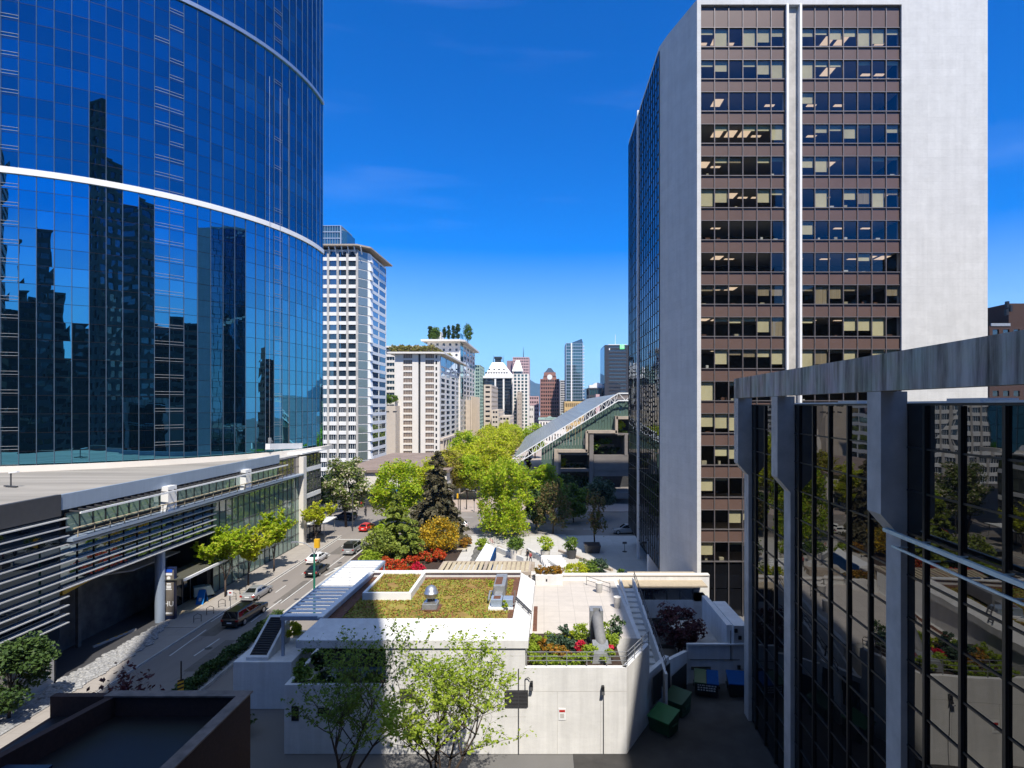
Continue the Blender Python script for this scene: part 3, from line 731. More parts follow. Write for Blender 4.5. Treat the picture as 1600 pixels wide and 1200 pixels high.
# ------------------------------------------------------------------ buildings behind the viewer (seen mirrored in the glass, and casting the shade)
hb = thing('viewpoint_tower', (-7,-12,0), 'plain concrete apartment tower that the view is taken from', 'tower')
block(hb, -16.2,-6,-8,-2,0,106,34, {'N':(4,.6,.6),'W':(2,.5,.6)}, M['darkconc'], M['winblue'], mode='band')
block(hb, -5.99,4.6,-26,-2.01,0,93,30, {'N':(4,.6,.6),'E':(6,.5,.6)}, M['darkconc'], M['winblue'], mode='band')
for i, (x0,x1,y0,y1,z,wm) in enumerate([(-96,-80,-70,-50,102,'darkgrey'),(-75,-64,-60,-46,72,'darkconc'),(-58,-44,-66,-52,78,'darkgrey'),
        (-40,-22,-95,-70,62,'darkconc'),(27,50,-25,6,88,'darkconc'),(-64,-56,-100,-84,60,'darkgrey'),(-150,-110,-60,-30,58,'darkconc')]):
    t = thing('mirrored_tower', ((x0+x1)/2,(y0+y1)/2,0), ['tallest dark tower mirrored at the left of the curved glass','narrow grey tower mirrored in the curved blue glass','dark tower with flat top mirrored mid-way along the curved glass',
        'broad low grey block mirrored low in the curved glass','tall grey slab right of the viewpoint tower that shades the yard','thin grey tower between the mirrored dark ones','wide grey tower mirrored at the edge of the curved glass','grey tower out of view right of the office tower'][i], 'tower')
    fc = {'N':(6,.88,.5),'W':(5,.88,.5),'E':(5,.88,.5)}
    block(t, x0,x1,y0,y1,0,z,int(z/3.4), fc, M[wm], M['windark'], mode='band')

for i in range(12):
    x = -120+i*23; z = R.uniform(42,66)
    t = thing('mirrored_block', (x,-120,0), 'lower city block mirrored near the foot of the curved glass, %s along the row' % ('first','second','third','fourth','fifth','sixth','seventh','eighth','ninth','tenth','eleventh','twelfth')[i], 'building', 'city blocks mirrored in the curved glass')
    block(t, x-10.5,x+10.5,-135+R.uniform(-8,8),-112,0,z,int(z/3.4), {'N':(6,.88,.5)}, M['darkconc' if i%2 else 'brick'], M['windark'], mode='band')

# thin blue air between here and the far slopes
tag(MB().box(-4200,4200,-160,6300,-60,420).build('haze', M['haze']), kind='stuff')

for i in range(6):
    y = -78+i*23; z = R.uniform(46,60)
    t = thing('mirrored_block', (92,y,0), 'mid-height city block mirrored in the right half of the curved glass, %s of its row' % ('southernmost','second','third','fourth','fifth','northernmost')[i], 'building', 'city blocks mirrored in the curved glass')
    block(t, 80+R.uniform(-6,6),108,y-10.5,y+10.5,0,z,int(z/3.4), {'W':(6,.88,.5)}, M['brick' if i%3 == 0 else 'darkconc'], M['windark'], mode='band')

pt_ = MB()
for (x,y,w,l) in ((-35.9,60,1.6,5),(-33,70,1.2,9),(-31,83,1.4,4),(-34.8,93,1.8,6),(-32.6,52,1.1,7),(-27,55,1.5,6)): pt_.box(x,x+w,y,y+l,.003,.0055)
structure('road_patch', pt_, mat('darker_asphalt',(.15,.135,.12),.95,var=.12))
mh = MB()
for (x,y) in ((-33.4,66),(-35.5,79),(-31.2,88),(-33.2,57)): mh.lathe([(.36,0),(.36,.008)],(x,y,.002),16)
structure('manhole_covers', mh, M['darkgrey'])
ck = MB()
for k in range(9):
    x = -37+R.random()*6; y = 50+k*5.5; p = [(x,y)]
    for q in range(9): x += R.uniform(-.25,.35); y += R.uniform(.3,.8); p.append((x,y))
    for a_, b_ in zip(p, p[1:]): ck.add([(a_[0]-.03,a_[1],.007),(a_[0]+.03,a_[1],.007),(b_[0]+.03,b_[1],.007),(b_[0]-.03,b_[1],.007)],[(0,1,2,3)])
structure('road_cracks', ck, M['darkgrey'])
# ------------------------------------------------------------------ plants toolkit
def leaf_mesh(name, pts, leaf, mt, rng, up=.35, jit=.5, long=1.5, drop=None):
    """one small bent leaf-spray face per point"""
    n = len(pts); nr = rng.normal(size=(n,3)); nr[:,2] = np.abs(nr[:,2])*.8 + up
    nr /= np.linalg.norm(nr, axis=1)[:,None]
    t = rng.normal(size=(n,3)); t -= nr*np.sum(t*nr,axis=1)[:,None]; t /= np.linalg.norm(t,axis=1)[:,None]+1e-9
    if drop is not None: t = drop/np.linalg.norm(drop,axis=1)[:,None]; nr = np.cross(t, rng.normal(size=(n,3))); nr /= np.linalg.norm(nr,axis=1)[:,None]+1e-9
    bt = np.cross(nr, t); s = leaf*(1+jit*rng.uniform(-1,1,size=n))[:,None]
    a = pts - t*s*.5*long; b = pts + bt*s*.42 - t*s*.1; c = pts + t*s*.5*long - nr*s*.18; d = pts - bt*s*.42 - t*s*.1
    v = np.empty((n*4,3)); v[0::4]=a; v[1::4]=b; v[2::4]=c; v[3::4]=d
    me = bpy.data.meshes.new(name); me.vertices.add(n*4); me.vertices.foreach_set('co', v.ravel())
    me.loops.add(n*4); me.loops.foreach_set('vertex_index', np.arange(n*4)); me.polygons.add(n)
    me.polygons.foreach_set('loop_start', np.arange(0,n*4,4)); me.polygons.foreach_set('loop_total', np.full(n,4))
    me.materials.append(mt); me.update(); me.validate(); return me
def blobs(rng, n, rx, ry, rz, cz, shell=.55, flat=0):
    """clump centres spread through an ellipsoid, more of them near its skin"""
    d = rng.normal(size=(n,3)); d /= np.linalg.norm(d,axis=1)[:,None]
    r = shell + (1-shell)*rng.random(n)**.6
    c = d*r[:,None]*np.array([rx,ry,rz]); c[:,2] += cz
    return c
def fill(rng, centres, radii, n):
    k = rng.integers(0, len(centres), n); d = rng.normal(size=(n,3)); d /= np.linalg.norm(d,axis=1)[:,None]
    return centres[k] + d*(radii[k]*rng.random(n)**.45)[:,None]*np.array([1,1,.8])
def limb_mesh(h, cents, rng, r0, fork=.35, nl=9):
    b = MB(); wob = lambda s: Vector(rng.normal(size=3))*s
    top = Vector((0,0,h*.8)); pts = [Vector((0,0,0)), Vector((0,0,h*.25))+wob(.02*h), Vector((0,0,h*.5))+wob(.03*h), top]
    b.tube(pts, [r0, r0*.8, r0*.55, r0*.15], 7)
    for i in rng.choice(len(cents), min(nl, len(cents)), replace=False):
        c = Vector(cents[i]); f = min(.9, max(fork, (c.z/h)*.55)); s = Vector((0,0,h*.8*f)); m = s.lerp(c,.5) + Vector((0,0,-.04*h)) + wob(.02*h)
        b.tube([s, m, c], [r0*.42, r0*.26, r0*.08], 5)
    return b
def tree(name, label, loc, h, rx, lv, leaf=.4, n=3500, group=None, seed=1, kind='round', base=.25, nclump=34, trunk='bark', cat='tree', clump=.36, ry=None):
    rng = np.random.default_rng(seed); root = thing(name, (0,0,0), label, cat, group)
    if kind == 'round':
        rz = h*(1-base)/2; cz = h*base+rz; c = blobs(rng, nclump, rx*.8, (ry or rx)*.8, rz*.86, cz); rad = rng.uniform(.6,1.25,nclump)*clump*rx
        pts = fill(rng, c, rad, n); b = limb_mesh(h, c, rng, max(.08,h*.018))
        me = leaf_mesh('crown', pts, leaf, LV[lv], rng, up=.75)
    elif kind == 'vase':                                   # upright sprays fanning out
        c = []
        for i in range(nclump):
            a = rng.random()*6.28; f = rng.random()**.6; z = base*h + (h*(1-base))*rng.random()
            w = rx*(.55+.45*math.sin(min(1,(z/h-base)/(1-base)+.25)*math.pi*.8)); c.append((w*f*math.cos(a), w*f*math.sin(a), z*(1-.08*f)))
        c = np.array(c); rad = rng.uniform(.5,1.1,nclump)*clump*rx; pts = fill(rng, c, rad, n); pts[:,2] += rng.normal(size=n)*.05*h
        b = limb_mesh(h, c, rng, max(.08,h*.016), .25, 14); me = leaf_mesh('crown', pts, leaf, LV[lv], rng, up=.1)
    elif kind == 'cone':                                   # whorls of drooping boughs
        P_, D_ = [], []; lay = int(h*1.15)
        for i in range(lay):
            t = i/lay; z = h*(base+(1-base)*t); w = rx*(1-t)**1.05*(.8+.4*rng.random())+.25; nb = max(4, int(9*(1-t)+4))
            for k in range(nb):
                a = rng.random()*6.28; L_ = w*rng.uniform(.65,1.12); m = max(6, int(n/lay/nb*(.4+1.4*(1-t))))
                f = rng.random(m)**.65; x = L_*f; sp = rng.normal(size=(m,3))*np.array([.22,.22,.16])*(.35+.12*w)
                q = np.stack([x*math.cos(a), x*math.sin(a), z-.33*x*f+.12*x+0*x], axis=1)+sp; P_.append(q)
                D_.append(np.stack([np.full(m,math.cos(a)), np.full(m,math.sin(a)), np.full(m,-.35)],axis=1)+rng.normal(size=(m,3))*.45)
        pts = np.concatenate(P_); me = leaf_mesh('crown', pts, leaf, LV[lv], rng, drop=np.concatenate(D_))
        b = MB().tube([(0,0,0),(0,0,h*.5),(0,0,h*.97)], [h*.02,h*.013,.03], 7)
    tr = b.build('trunk', M[trunk], root, smooth=True)
    o = bpy.data.objects.new('crown', me); COL.objects.link(o); o.parent = root
    root.location = loc
    return root
def shrub(name, label, loc, w, h, lv, leaf=.16, n=900, group=None, seed=1, d=None, cat='shrub', low=.0, flat=.6):
    rng = np.random.default_rng(seed); k = max(6, int(10*w)); k = min(k, 40)
    c = blobs(rng, k, w*.40, (d or w)*.40, h*.40, h*.48, .5); rad = rng.uniform(.5,1.1,k)*min(w,h,(d or w))*.26
    pts = fill(rng, c, rad, n); pts = pts[pts[:,2] > .0]
    me = leaf_mesh(name, pts, leaf, LV[lv], rng, up=.45)
    o = bpy.data.objects.new(name, me); COL.objects.link(o); o.location = loc
    return tag(o, label, cat, group)
def branch_tree(name, label, loc, h, spread, lv, leaf, nleaf, seed=1, stems=3, group=None, r0=.12, lean=(0,0), start=.2, cat='tree'):
    """open young tree: forking limbs drawn as tubes, leaf clusters along the twigs"""
    rg = random.Random(seed); rng = np.random.default_rng(seed); root = thing(name, (0,0,0), label, cat, group); b = MB(); tips = []
    def grow(p, d, L_, r, lev):
        pts = [p]; q = p; dd = d.copy(); k = 4
        for i in range(k):
            dd = (dd + Vector((rg.gauss(0,.13), rg.gauss(0,.13), rg.gauss(.05,.09)))).normalized(); q = q + dd*L_/k; pts.append(q)
            if lev > 0 and i >= 1:
                for _ in range(2 if lev > 1 else 1+(rg.random()<.5)):
                    a = rg.random()*6.28; side = Vector((math.cos(a), math.sin(a), rg.uniform(.1,.7))).normalized()
                    grow(q, (dd*.55+side*spread).normalized(), L_*rg.uniform(.42,.66), r*.5*(1-i*.12), lev-1)
            if lev <= 1: tips.append((q, L_/k*.8))
        b.tube(pts, [r*(1-.8*i/k) for i in range(k+1)], 5 if lev < 2 else 7)
    for s in range(stems):
        a = 6.28*s/stems+rg.random(); grow(Vector((0,0,h*start if stems > 1 else 0)), Vector((math.cos(a)*.3*spread+lean[0], math.sin(a)*.3*spread+lean[1], 1)).normalized(), h*.62*rg.uniform(.8,1.1), r0*.75, 3)
    if stems > 1: b.tube([Vector((0,0,0)), Vector((0,0,h*start+.3))], [r0*1.2, r0], 8)
    b.build('trunk', M['bark'], root, smooth=True)
    k = rng.integers(0, len(tips), nleaf); tp = np.array([tuple(t[0]) for t in tips]); tr_ = np.array([t[1] for t in tips])
    pts = tp[k] + rng.normal(size=(nleaf,3))*(tr_[k]*.42)[:,None]
    me = leaf_mesh('crown', pts, leaf, LV[lv], rng, up=.6)
    o = bpy.data.objects.new('crown', me); COL.objects.link(o); o.parent = root; root.location = loc
    return root

# ------------------------------------------------------------------ white pavilion with planted roof
pav = thing('pavilion', (-9,46,0), 'low white pavilion with a planted sedum roof in the middle foreground', 'building')
YW = 39.7
# outer walls
w = MB().box(-10.9,5.75,YW,YW+.5,0,7.6)
w.v = []; w.f = []; w.m = []
w.box(-10.9,-1.3,YW,YW+.6,4.75,7.34).box(-10.9,-1.3,YW,YW+.6,0,4.75).box(-1.298,5.7,YW+.004,YW+.35,0,5.95)
w.box(-17.9,-10.9,YW+.002,YW+.3,0,4.75).box(-17.9,-17.6,YW+.3,44,0,4.75).box(-17.6,-10.9,YW+.3,44,3.9,4.05)
w.box(-1.9,-1.3,YW+.6,53.5,4.8,7.34).box(-16.2,-1.9,52.8,53.4,0,7.34).box(-17.2,-16.2,44.05,53.4,0,7.34).box(-16.2,-10.9,44.05,44.4,6.9,7.34)
w.build('wall', M['stucco'], pav)
b = MB()
for z in (2.55,4.74,6.75): b.box(-10.95 if z > 3 else -17.85,-1.25,YW-.004,YW+.02,z,z+.022)
for x in (-9.2,-7.4,-5.5,-3.6): b.box(x,x+.015,YW-.004,YW+.02,0,7.55)
b.box(-1.25,5.7,YW-.002,YW+.02,4.3,4.325).box(.9,.93,YW-.002,YW+.02,0,4.3).box(3.9,3.92,YW-.002,YW+.02,0,4.3)
b.build('wall_joint', M['conc'], pav)
# roof skirt: fascia and sloped top
def ringroof(o, i, zo, zi, zf):
    m = MB(); ov = [(x,y,zo) for x,y in o]; iv = [(x,y,zi) for x,y in i]; fv = [(x,y,zf) for x,y in o]
    n = len(o)
    for k in range(n):
        j = (k+1)%n
        m.add([ov[k],ov[j],iv[j],iv[k]], [(0,1,2,3)]); m.add([fv[k],fv[j],ov[j],ov[k]], [(0,1,2,3)])
    m.add(fv, [tuple(range(n))[::-1]])
    return m
outer = [(-17.05,39.58),(-1.08,39.58),(-.82,52.9),(-1.6,54.3),(-16.6,54.3)]
inner = [(-16.3,42.0),(-2.29,42.0),(-2.1,53.5),(-2.12,53.6),(-15.9,53.6)]
rr = ringroof(outer, inner, 7.88, 8.5, 7.33)
inn2 = [(x+(.0 if k in (0,4) else 0),y) for k,(x,y) in enumerate(inner)]
for k in range(5):
    p, q = inner[k], inner[(k+1)%5]; rr.add([(p[0],p[1],8.5),(q[0],q[1],8.5),(q[0],q[1],7.9),(p[0],p[1],7.9)], [(0,1,2,3)])
rr.build('roof_skirt', M['stucco'], pav)
b = MB()
for p, q in (((-16.3,42),(-15.9,53.6)), ((-15.9,53.6),(-2.1,53.6))):
    b.bar((p[0]-.05,p[1]+.05,8.55),(q[0]-.05,q[1]+.05,8.55),.42,.12)
b.build('parapet', M['white'], pav)
gx = MB(); nx, ny = 90, 70; gv = []; 
for j in range(ny+1):
    for i in range(nx+1):
        x = -16.1+(i/nx)*13.85; y = 42.15+(j/ny)*11.3
        gv.append((x,y,8.0+.05*math.sin(x*1.7)*math.cos(y*1.3)+R.uniform(-.035,.035)))
gx.add(gv, [(j*(nx+1)+i,j*(nx+1)+i+1,(j+1)*(nx+1)+i+1,(j+1)*(nx+1)+i) for j in range(ny) for i in range(nx)])
gx.build('sedum_bed', M['sedum'], pav, smooth=True)
b = MB().box(-16.2,-15.2,42.1,53.5,8.02,8.09).box(-2.75,-2.2,42.1,53.5,8.02,8.085).box(-15.2,-2.75,52.9,53.5,8.02,8.08); b.build('roof_edging', M['rust'], pav)
rb = MB()
rb.box(-14.95,-10.95,47.4,47.65,7.95,8.6).box(-14.95,-10.95,53.05,53.3,7.95,8.6).box(-14.95,-14.7,47.65,53.05,7.95,8.6).box(-11.2,-10.95,47.65,53.05,7.95,8.6)
bed = rb.build('raised_bed', M['white'], pav)
MB().box(-14.7,-11.2,47.65,53.05,7.95,8.48).build('sedum_bed', M['sedum'], bed)
rng = np.random.default_rng(5)
pts = np.stack([rng.uniform(-16,-2.4,16000), rng.uniform(42.2,53.3,16000), np.full(16000,8.05)],axis=1)
pts = pts[~((pts[:,0]<-10.9)&(pts[:,0]>-15)&(pts[:,1]>47.3))]
pts2 = np.stack([rng.uniform(-14.65,-11.25,2200), rng.uniform(47.7,53,2200), np.full(2200,8.52)],axis=1)
pts = np.concatenate([pts,pts2]); nzv = np.sin(pts[:,0]*1.3+.7*np.sin(pts[:,1]))*np.cos(pts[:,1]*.9+pts[:,0]*.3)
LV['sedum'] = leafmat('sedum_tufts', (.27,.09,.05), (.36,.33,.05), (.22,.29,.04), .35, .25)
me = leaf_mesh('sedum_tufts', pts[nzv > -.85], .12, LV['sedum'], rng, up=.8)
o = bpy.data.objects.new('sedum_tufts', me); COL.objects.link(o); o.parent = pav; o.location = -origin(pav); tag(o, kind='stuff')
# covered terrace
MB().box(-17.2,-10.9,44.02,44.04,4.05,6.9).build('terrace_glazing', M['glassdark'], pav)
b = MB()
for x in np.arange(-17,-10.8,1.2): b.box(x,x+.09,43.9,44.02,4.05,6.9)
b.box(-17.2,-10.9,43.88,44.0,5.0,5.12); b.build('terrace_mullions', M['darkgrey'], pav)
MB().box(-17.6,-10.92,YW+.3,YW+1.3,4.05,4.5).build('terrace_soil', M['soil'], pav)
for (x0,x1,z0,z1) in ((-17.4,-16.9,2.3,3.3),(-15.6,-14.8,2.6,3.2)): MB().box(x0,x1,YW-.03,YW+.1,z0,z1).build('small_window', M['black'], pav)
def louvre(root, name, x0, x1, y, z0, z1, n):
    b = MB().box(x0,x1,y-.05,y+.02,z0,z1,0)
    for i in range(n): z = z0+(z1-z0)*(i+.5)/n; b.box(x0+.05,x1-.05,y-.1,y-.04,z-.02,z+.02,1)
    b.build(name, [M['black'], M['darkgrey']], root)
louvre(pav, 'wall_louvre', -2.7, -1.1, YW, 3.25, 4.4, 12)
louvre(pav, 'wall_louvre', -9.9, -9.0, YW, 3.6, 4.5, 8)
b = MB().tube([(-1.75,YW-.06,0),(-1.75,YW-.06,5.9)],.035,6).tube([(-1.3,YW-.06,4.4),(-1.3,YW-.06,5.2),(-1.1,YW-.12,5.35),(-.95,YW-.14,5.2)],.03,6).tube([(4.1,YW-.05,0),(4.1,YW-.05,4.2)],.025,6)
b.build('conduit', M['darkgrey'], pav)
for x, z in ((-.85,4.75),(4.05,4.45)): MB().box(x-.09,x+.09,YW-.28,YW,z-.05,z+.3).bar((x,YW-.15,z),(x,YW-.3,z-.25),.2,.2).build('wall_lamp', M['black'], pav)
sg = MB().box(1.0,1.5,YW-.03,YW+.0,2.35,3.15).build('notice_board', M['steelwhite'], pav)
MB().box(1.05,1.45,YW-.04,YW-.031,2.9,3.05).build('notice_heading', M['red'], sg); MB().box(1.12,1.38,YW-.04,YW-.031,2.5,2.8).build('notice_panel', M['conc'], sg)
# right end wall running down the stair side
EW = [(5.7,YW),(8.0,43.7),(10.1,46.6),(12.4,49.7)]
b = MB()
def wallseg(b, p, q, z0, z1p, z1q, t=.35):
    p, q = Vector(p), Vector(q); d = (q-p).normalized(); n = Vector((-d.y,d.x))*t
    b.hexa([(p.x,p.y,z0),(q.x,q.y,z0),(q.x+n.x,q.y+n.y,z0),(p.x+n.x,p.y+n.y,z0)], [(p.x,p.y,z1p),(q.x,q.y,z1q),(q.x+n.x,q.y+n.y,z1q),(p.x+n.x,p.y+n.y,z1p)])
wallseg(b, EW[0], EW[1], 0, 5.95, 5.95); wallseg(b, EW[1], EW[2], 0, 3.7, 3.75); wallseg(b, EW[2], EW[3], 0, 3.4, 2.85)
b.build('end_wall', M['stucco'], pav)
p, q = Vector((8.15,43.55)), Vector((9.95,46.05)); d = (q-p).normalized(); n = Vector((d.y,-d.x))*.08
b = MB(); b.add([(p.x+n.x,p.y+n.y,1.35),(q.x+n.x,q.y+n.y,1.35),(q.x+n.x,q.y+n.y,3.45),(p.x+n.x,p.y+n.y,3.45)],[(0,1,2,3)])
for i in range(14): f = i/13; a_ = p.lerp(q,f)+n*1.3; b.box(a_.x-.03,a_.x+.03,a_.y-.03,a_.y+.03,1.35,3.45,1)
b.build('end_louvre', [M['black'], M['darkgrey']], pav)
MB().add([(10.3,46.4,0),(12.1,48.85,0),(12.1,48.85,2.2),(10.3,46.4,2.2)],[(0,1,2,3)]).build('garage_opening', M['black'], pav)
# ladder on the skirt
b = MB()
for dx in (0,.45): b.bar((-2.25,45.6+dx,8.72),(-1.0,44.0+dx,8.12),.08)
for f in (.15,.5,.85): b.bar((-2.2+1.2*f,45.6-1.6*f,8.72-.6*f),(-2.2+1.2*f,46.05-1.6*f,8.72-.6*f),.07)
b.build('roof_ladder', M['darkgrey'], pav)

# ---- plaza deck, planters, rails
deck = structure('plaza_deck', MB().box(-1.3,7.95,47.0,63,-.02,5.0).box(-1.3,5.3,40.1,47,-.02,4.8), M['stucco'])
structure('plaza_slabs', MB().box(-1.0,7.6,47.0,62.6,5.0,5.012), M['slabs'])
structure('rust_strip', MB().box(-.95,-.6,48.5,54.5,5.012,5.03), M['rust'])
pw = thing('deck_parapet', (7,63,5), 'white parapet with metal coping along the back of the paved deck', 'parapet')
MB().box(-1.3,18,62.7,63.2,-.02,5.5).build('wall', M['stucco'], pw); MB().box(-1.35,18,62.6,63.3,5.52,5.64).build('coping', M['cream'], pw)
pl = thing('deck_planter', (1,61.5,5), 'long white planter box holding orange shrubs at the back of the deck', 'planter')
MB().box(-.9,2.0,61.0,62.6,5.01,6.0).build('box', M['stucco'], pl); MB().box(.2,.35,60.97,61.0,5.4,5.65).build('spout', M['black'], pl)
for i in range(4): shrub('shrub', ['bushy orange shrub nearest the pavilion in the white planter','orange shrub second from the pavilion in the white planter','reddish shrub third along the white planter','orange-tipped shrub at the open end of the white planter'][i], (-.55+i*.75,61.8,5.9), 1.1, 1.1, 'orange', .13, 500, 'orange shrubs in the deck planter', 40+i)
bed2 = thing('flower_bed', (2,44,4.8), 'raised flower bed along the front edge of the paved deck', 'flower bed')
MB().box(-1.25,5.6,40.1,46.9,4.8,5.45).build('soil', M['soil'], bed2)
spec = [(-.6,41.2,1.5,.9,'box'),(.5,41,1.5,.9,'box'),(1.7,41,1.4,.9,'box'),(2.6,41.3,1.3,.9,'box'),(3.3,42,1.5,1.2,'box'),(-.7,42.6,1.3,.9,'box'),(-.6,44.4,1.6,1.0,'box'),(.6,45.4,1.6,.9,'box'),(1.8,45.6,1.5,.9,'yg'),(2.9,45.4,1.5,1.5,'box'),
 (.6,42.6,1.4,1.0,'orange'),(1.5,42.3,1.3,.9,'orange'),(.9,43.8,1.5,1.3,'blueg'),(1.9,43.5,1.3,1.3,'blueg'),(1.55,44.6,1.1,1.8,'blueg'),(.0,43.9,.9,.9,'orange'),(2.75,43.5,1.0,1.0,'magenta'),(4.9,42.6,.9,1.0,'magenta'),(4.7,41.5,1.4,1.0,'box'),(5.2,43.9,1.3,1.4,'box'),(4.7,45.3,1.2,1.9,'box'),(5.6,45.2,1.2,1.5,'blueg'),(5.9,46.2,1.3,2.0,'deep'),(4.2,44.2,1.0,.9,'orange')]
COLW = {'box':'light green','orange':'orange-brown','blueg':'blue-green','magenta':'crimson','yg':'yellow-green','deep':'dark green'}
import itertools
for i,(x,y,w_,h_,lv) in enumerate(spec):
    side = 'by the pavilion' if x < .3 else ('beside the paving' if y > 44.8 and x < 3.4 else ('right of the exhaust duct' if x > 4 else ('at the rail' if y < 42 else 'mid bed')))
    ordn = ['leftmost','2nd','3rd','4th','5th','6th','7th','8th','9th','10th','11th','12th','13th','14th','15th','16th','17th','18th','19th','20th','21st','22nd','23rd','rightmost'][sorted((s_[0],s_[1]) for s_ in spec).index((x,y))]
    shrub('shrub', '%s %s shrub %s, %s in the deck flower bed' % ('tall' if h_ > 1.25 else 'low', COLW[lv], side, ordn), (x,y,5.4), w_, h_, lv, .12, 700, 'shrubs in the deck flower bed', 60+i)
rl = thing('deck_railing', (2,YW+.2,5.95), 'thin steel railing around the flower bed on the white wall', 'railing')
b = MB(); path = [Vector((-1.2,YW+.2,0)), Vector((5.75,YW+.2,0)), Vector((7.9,43.5,0))]
for z in (6.35,6.65,6.95):
    for a_, c_ in zip(path, path[1:]): b.bar(a_+Vector((0,0,z)), c_+Vector((0,0,z)), .04)
for f in range(6): x = -1.2+f*1.39; b.bar((x,YW+.2,5.95),(x,YW+.2,6.97),.05)
for f in range(4): q = path[1].lerp(path[2], f/3); b.bar(q+Vector((0,0,5.95)), q+Vector((0,0,6.97)), .05)
b.build('rails', M['galv'], rl)
ex = thing('exhaust_duct', (4,42.5,5), 'grey metal exhaust duct with an angled pipe in the deck flower bed', 'duct')
MB().box(3.62,4.62,45.6,46.1,5.0,8.0).box(3.62,3.85,44.9,45.6,5.0,8.0).box(4.4,4.62,44.9,45.6,5.0,8.0).build('hood', M['galv'], ex)
MB().box(3.85,4.4,45.2,45.4,6.6,7.8).build('grille', M['black'], ex)
MB().tube([(4.13,45.2,7.6),(4.15,44.6,7.3),(4.25,43.2,6.4),(4.3,42.6,5.9)], .42, 14).build('pipe', mat('dull_grey_duct',(.20,.20,.205),.6,var=.15,scale=2), ex, smooth=True)
MB().hexa([(3.45,41.4,5.3),(4.9,41.4,5.3),(4.9,43.3,5.3),(3.45,43.3,5.3)],[(3.6,41.5,6.15),(4.75,41.5,6.15),(4.75,43.1,6.5),(3.6,43.1,6.5)]).build('base', M['galv'], ex)

# ---- roof equipment
tv = thing('turbine_vent', (-8.9,45.4,8.0), 'round metal turbine vent on the sedum roof', 'roof vent')
MB().box(-9.65,-8.15,44.7,46.1,7.98,8.12).build('board', M['rust'], tv)
MB().box(-9.5,-8.35,44.85,45.95,8.1,8.5).build('curb', M['galv'], tv); MB().box(-9.35,-8.45,44.95,45.85,8.5,8.62).build('flashing', M['metal'], tv)
MB().lathe([(.3,0),(.3,.35)],(-8.9,45.4,8.6),16).build('neck', M['darkgrey'], tv)
MB().lathe([(.46,0),(.52,.1),(.54,.28),(.57,.3),(.57,.36),(.52,.4),(.47,.62),(.33,.82),(.15,.92),(.03,.95)],(-8.9,45.4,8.92),24).build('dome', M['metal'], tv, smooth=True)
ac = thing('roof_air_unit', (-3.7,47,8), 'long rusty grey air handling unit on the sedum roof', 'air unit')
MB().box(-4.15,-3.2,47.2,50.6,8.25,9.25).box(-4.0,-3.35,46.4,47.2,8.3,8.8).build('housing', M['galv'], ac, bevel=.03)
MB().box(-4.2,-3.3,45.3,46.4,8.15,8.75).box(-3.25,-2.45,45.3,46.3,8.15,8.75).build('fan_box', M['lightmetal'], ac, bevel=.03)
MB().box(-4.05,-3.5,47.6,49.6,9.25,9.27).box(-4.0,-3.45,45.5,46.2,8.75,8.77).build('rust_patch', M['rust'], ac)
MB().box(-4.35,-2.4,44.95,45.25,8.0,8.2).box(-4.35,-4.2,45.25,50,8.0,8.2).build('skid', M['white'], ac)
MB().tube([(-4.25,47.5,8.7),(-4.45,47.5,8.7),(-4.45,46.2,8.4)],.08,8).tube([(-2.3,45.5,8.4),(-2.3,45.5,9.4)],.04,6).tube([(-2.6,45,8.5),(-2.2,45,8.5)],.04).build('pipe', M['galv'], ac)
for i,(x,y,l_) in enumerate(((-3.1,44.9,'bright weed bush in front of the roof air unit'),(-3.9,51.4,'bright weed growing behind the roof air unit'),(-4.6,50.9,'small weed left of the roof air unit'))):
    shrub('shrub', l_, (x,y,8.0), .6, .95 if i == 0 else .5, 'bright', .1, 220, 'weeds on the sedum roof', 90+i)

# ---- pergolas
def pergola(label, x0, x1, y0, y1, z, n, axis, slat, frame):
    t = thing('pergola', ((x0+x1)/2,(y0+y1)/2,0), label, 'pergola'); b = MB(); f = MB()
    for i in range(n):
        if axis == 'x': y = y0+(y1-y0)*(i+.5)/n; b.box(x0+.1,x1-.1,y-.30,y+.30,z-.05,z)
        else: x = x0+(x1-x0)*(i+.5)/n; b.box(x-.17,x+.17,y0+.1,y1-.1,z-.05,z)
    f.box(x0-.1,x0+.1,y0,y1,z-.3,z+.02).box(x1-.1,x1+.1,y0,y1,z-.3,z+.02).box(x0+.1,x1-.1,y0-.1,y0+.1,z-.3,z+.021).box(x0+.1,x1-.1,y1-.1,y1+.1,z-.3,z+.021)
    if axis == 'y': f.box((x0+x1)/2-.15,(x0+x1)/2+.15,y0,y1,z-.3,z+.03)
    b.build('slats', slat, t); f.build('frame', frame, t)
    for x in (x0,x1):
        for y in (y0+.3,y1-.3): MB().box(x-.1,x+.1,y-.1,y+.1,.1,z-.3).build('post', frame, t)
    return t
pergola('white slatted pergola along the street side of the pavilion', -21.2,-17.5,46.5,63.2,7.0,19,'x',M['white'],M['lightmetal'])
pergola('tan slatted pergola behind the pavilion roof', -10.9,-1.5,58.9,62.9,7.0,19,'y',M['woodslat'],M['tanconc'])
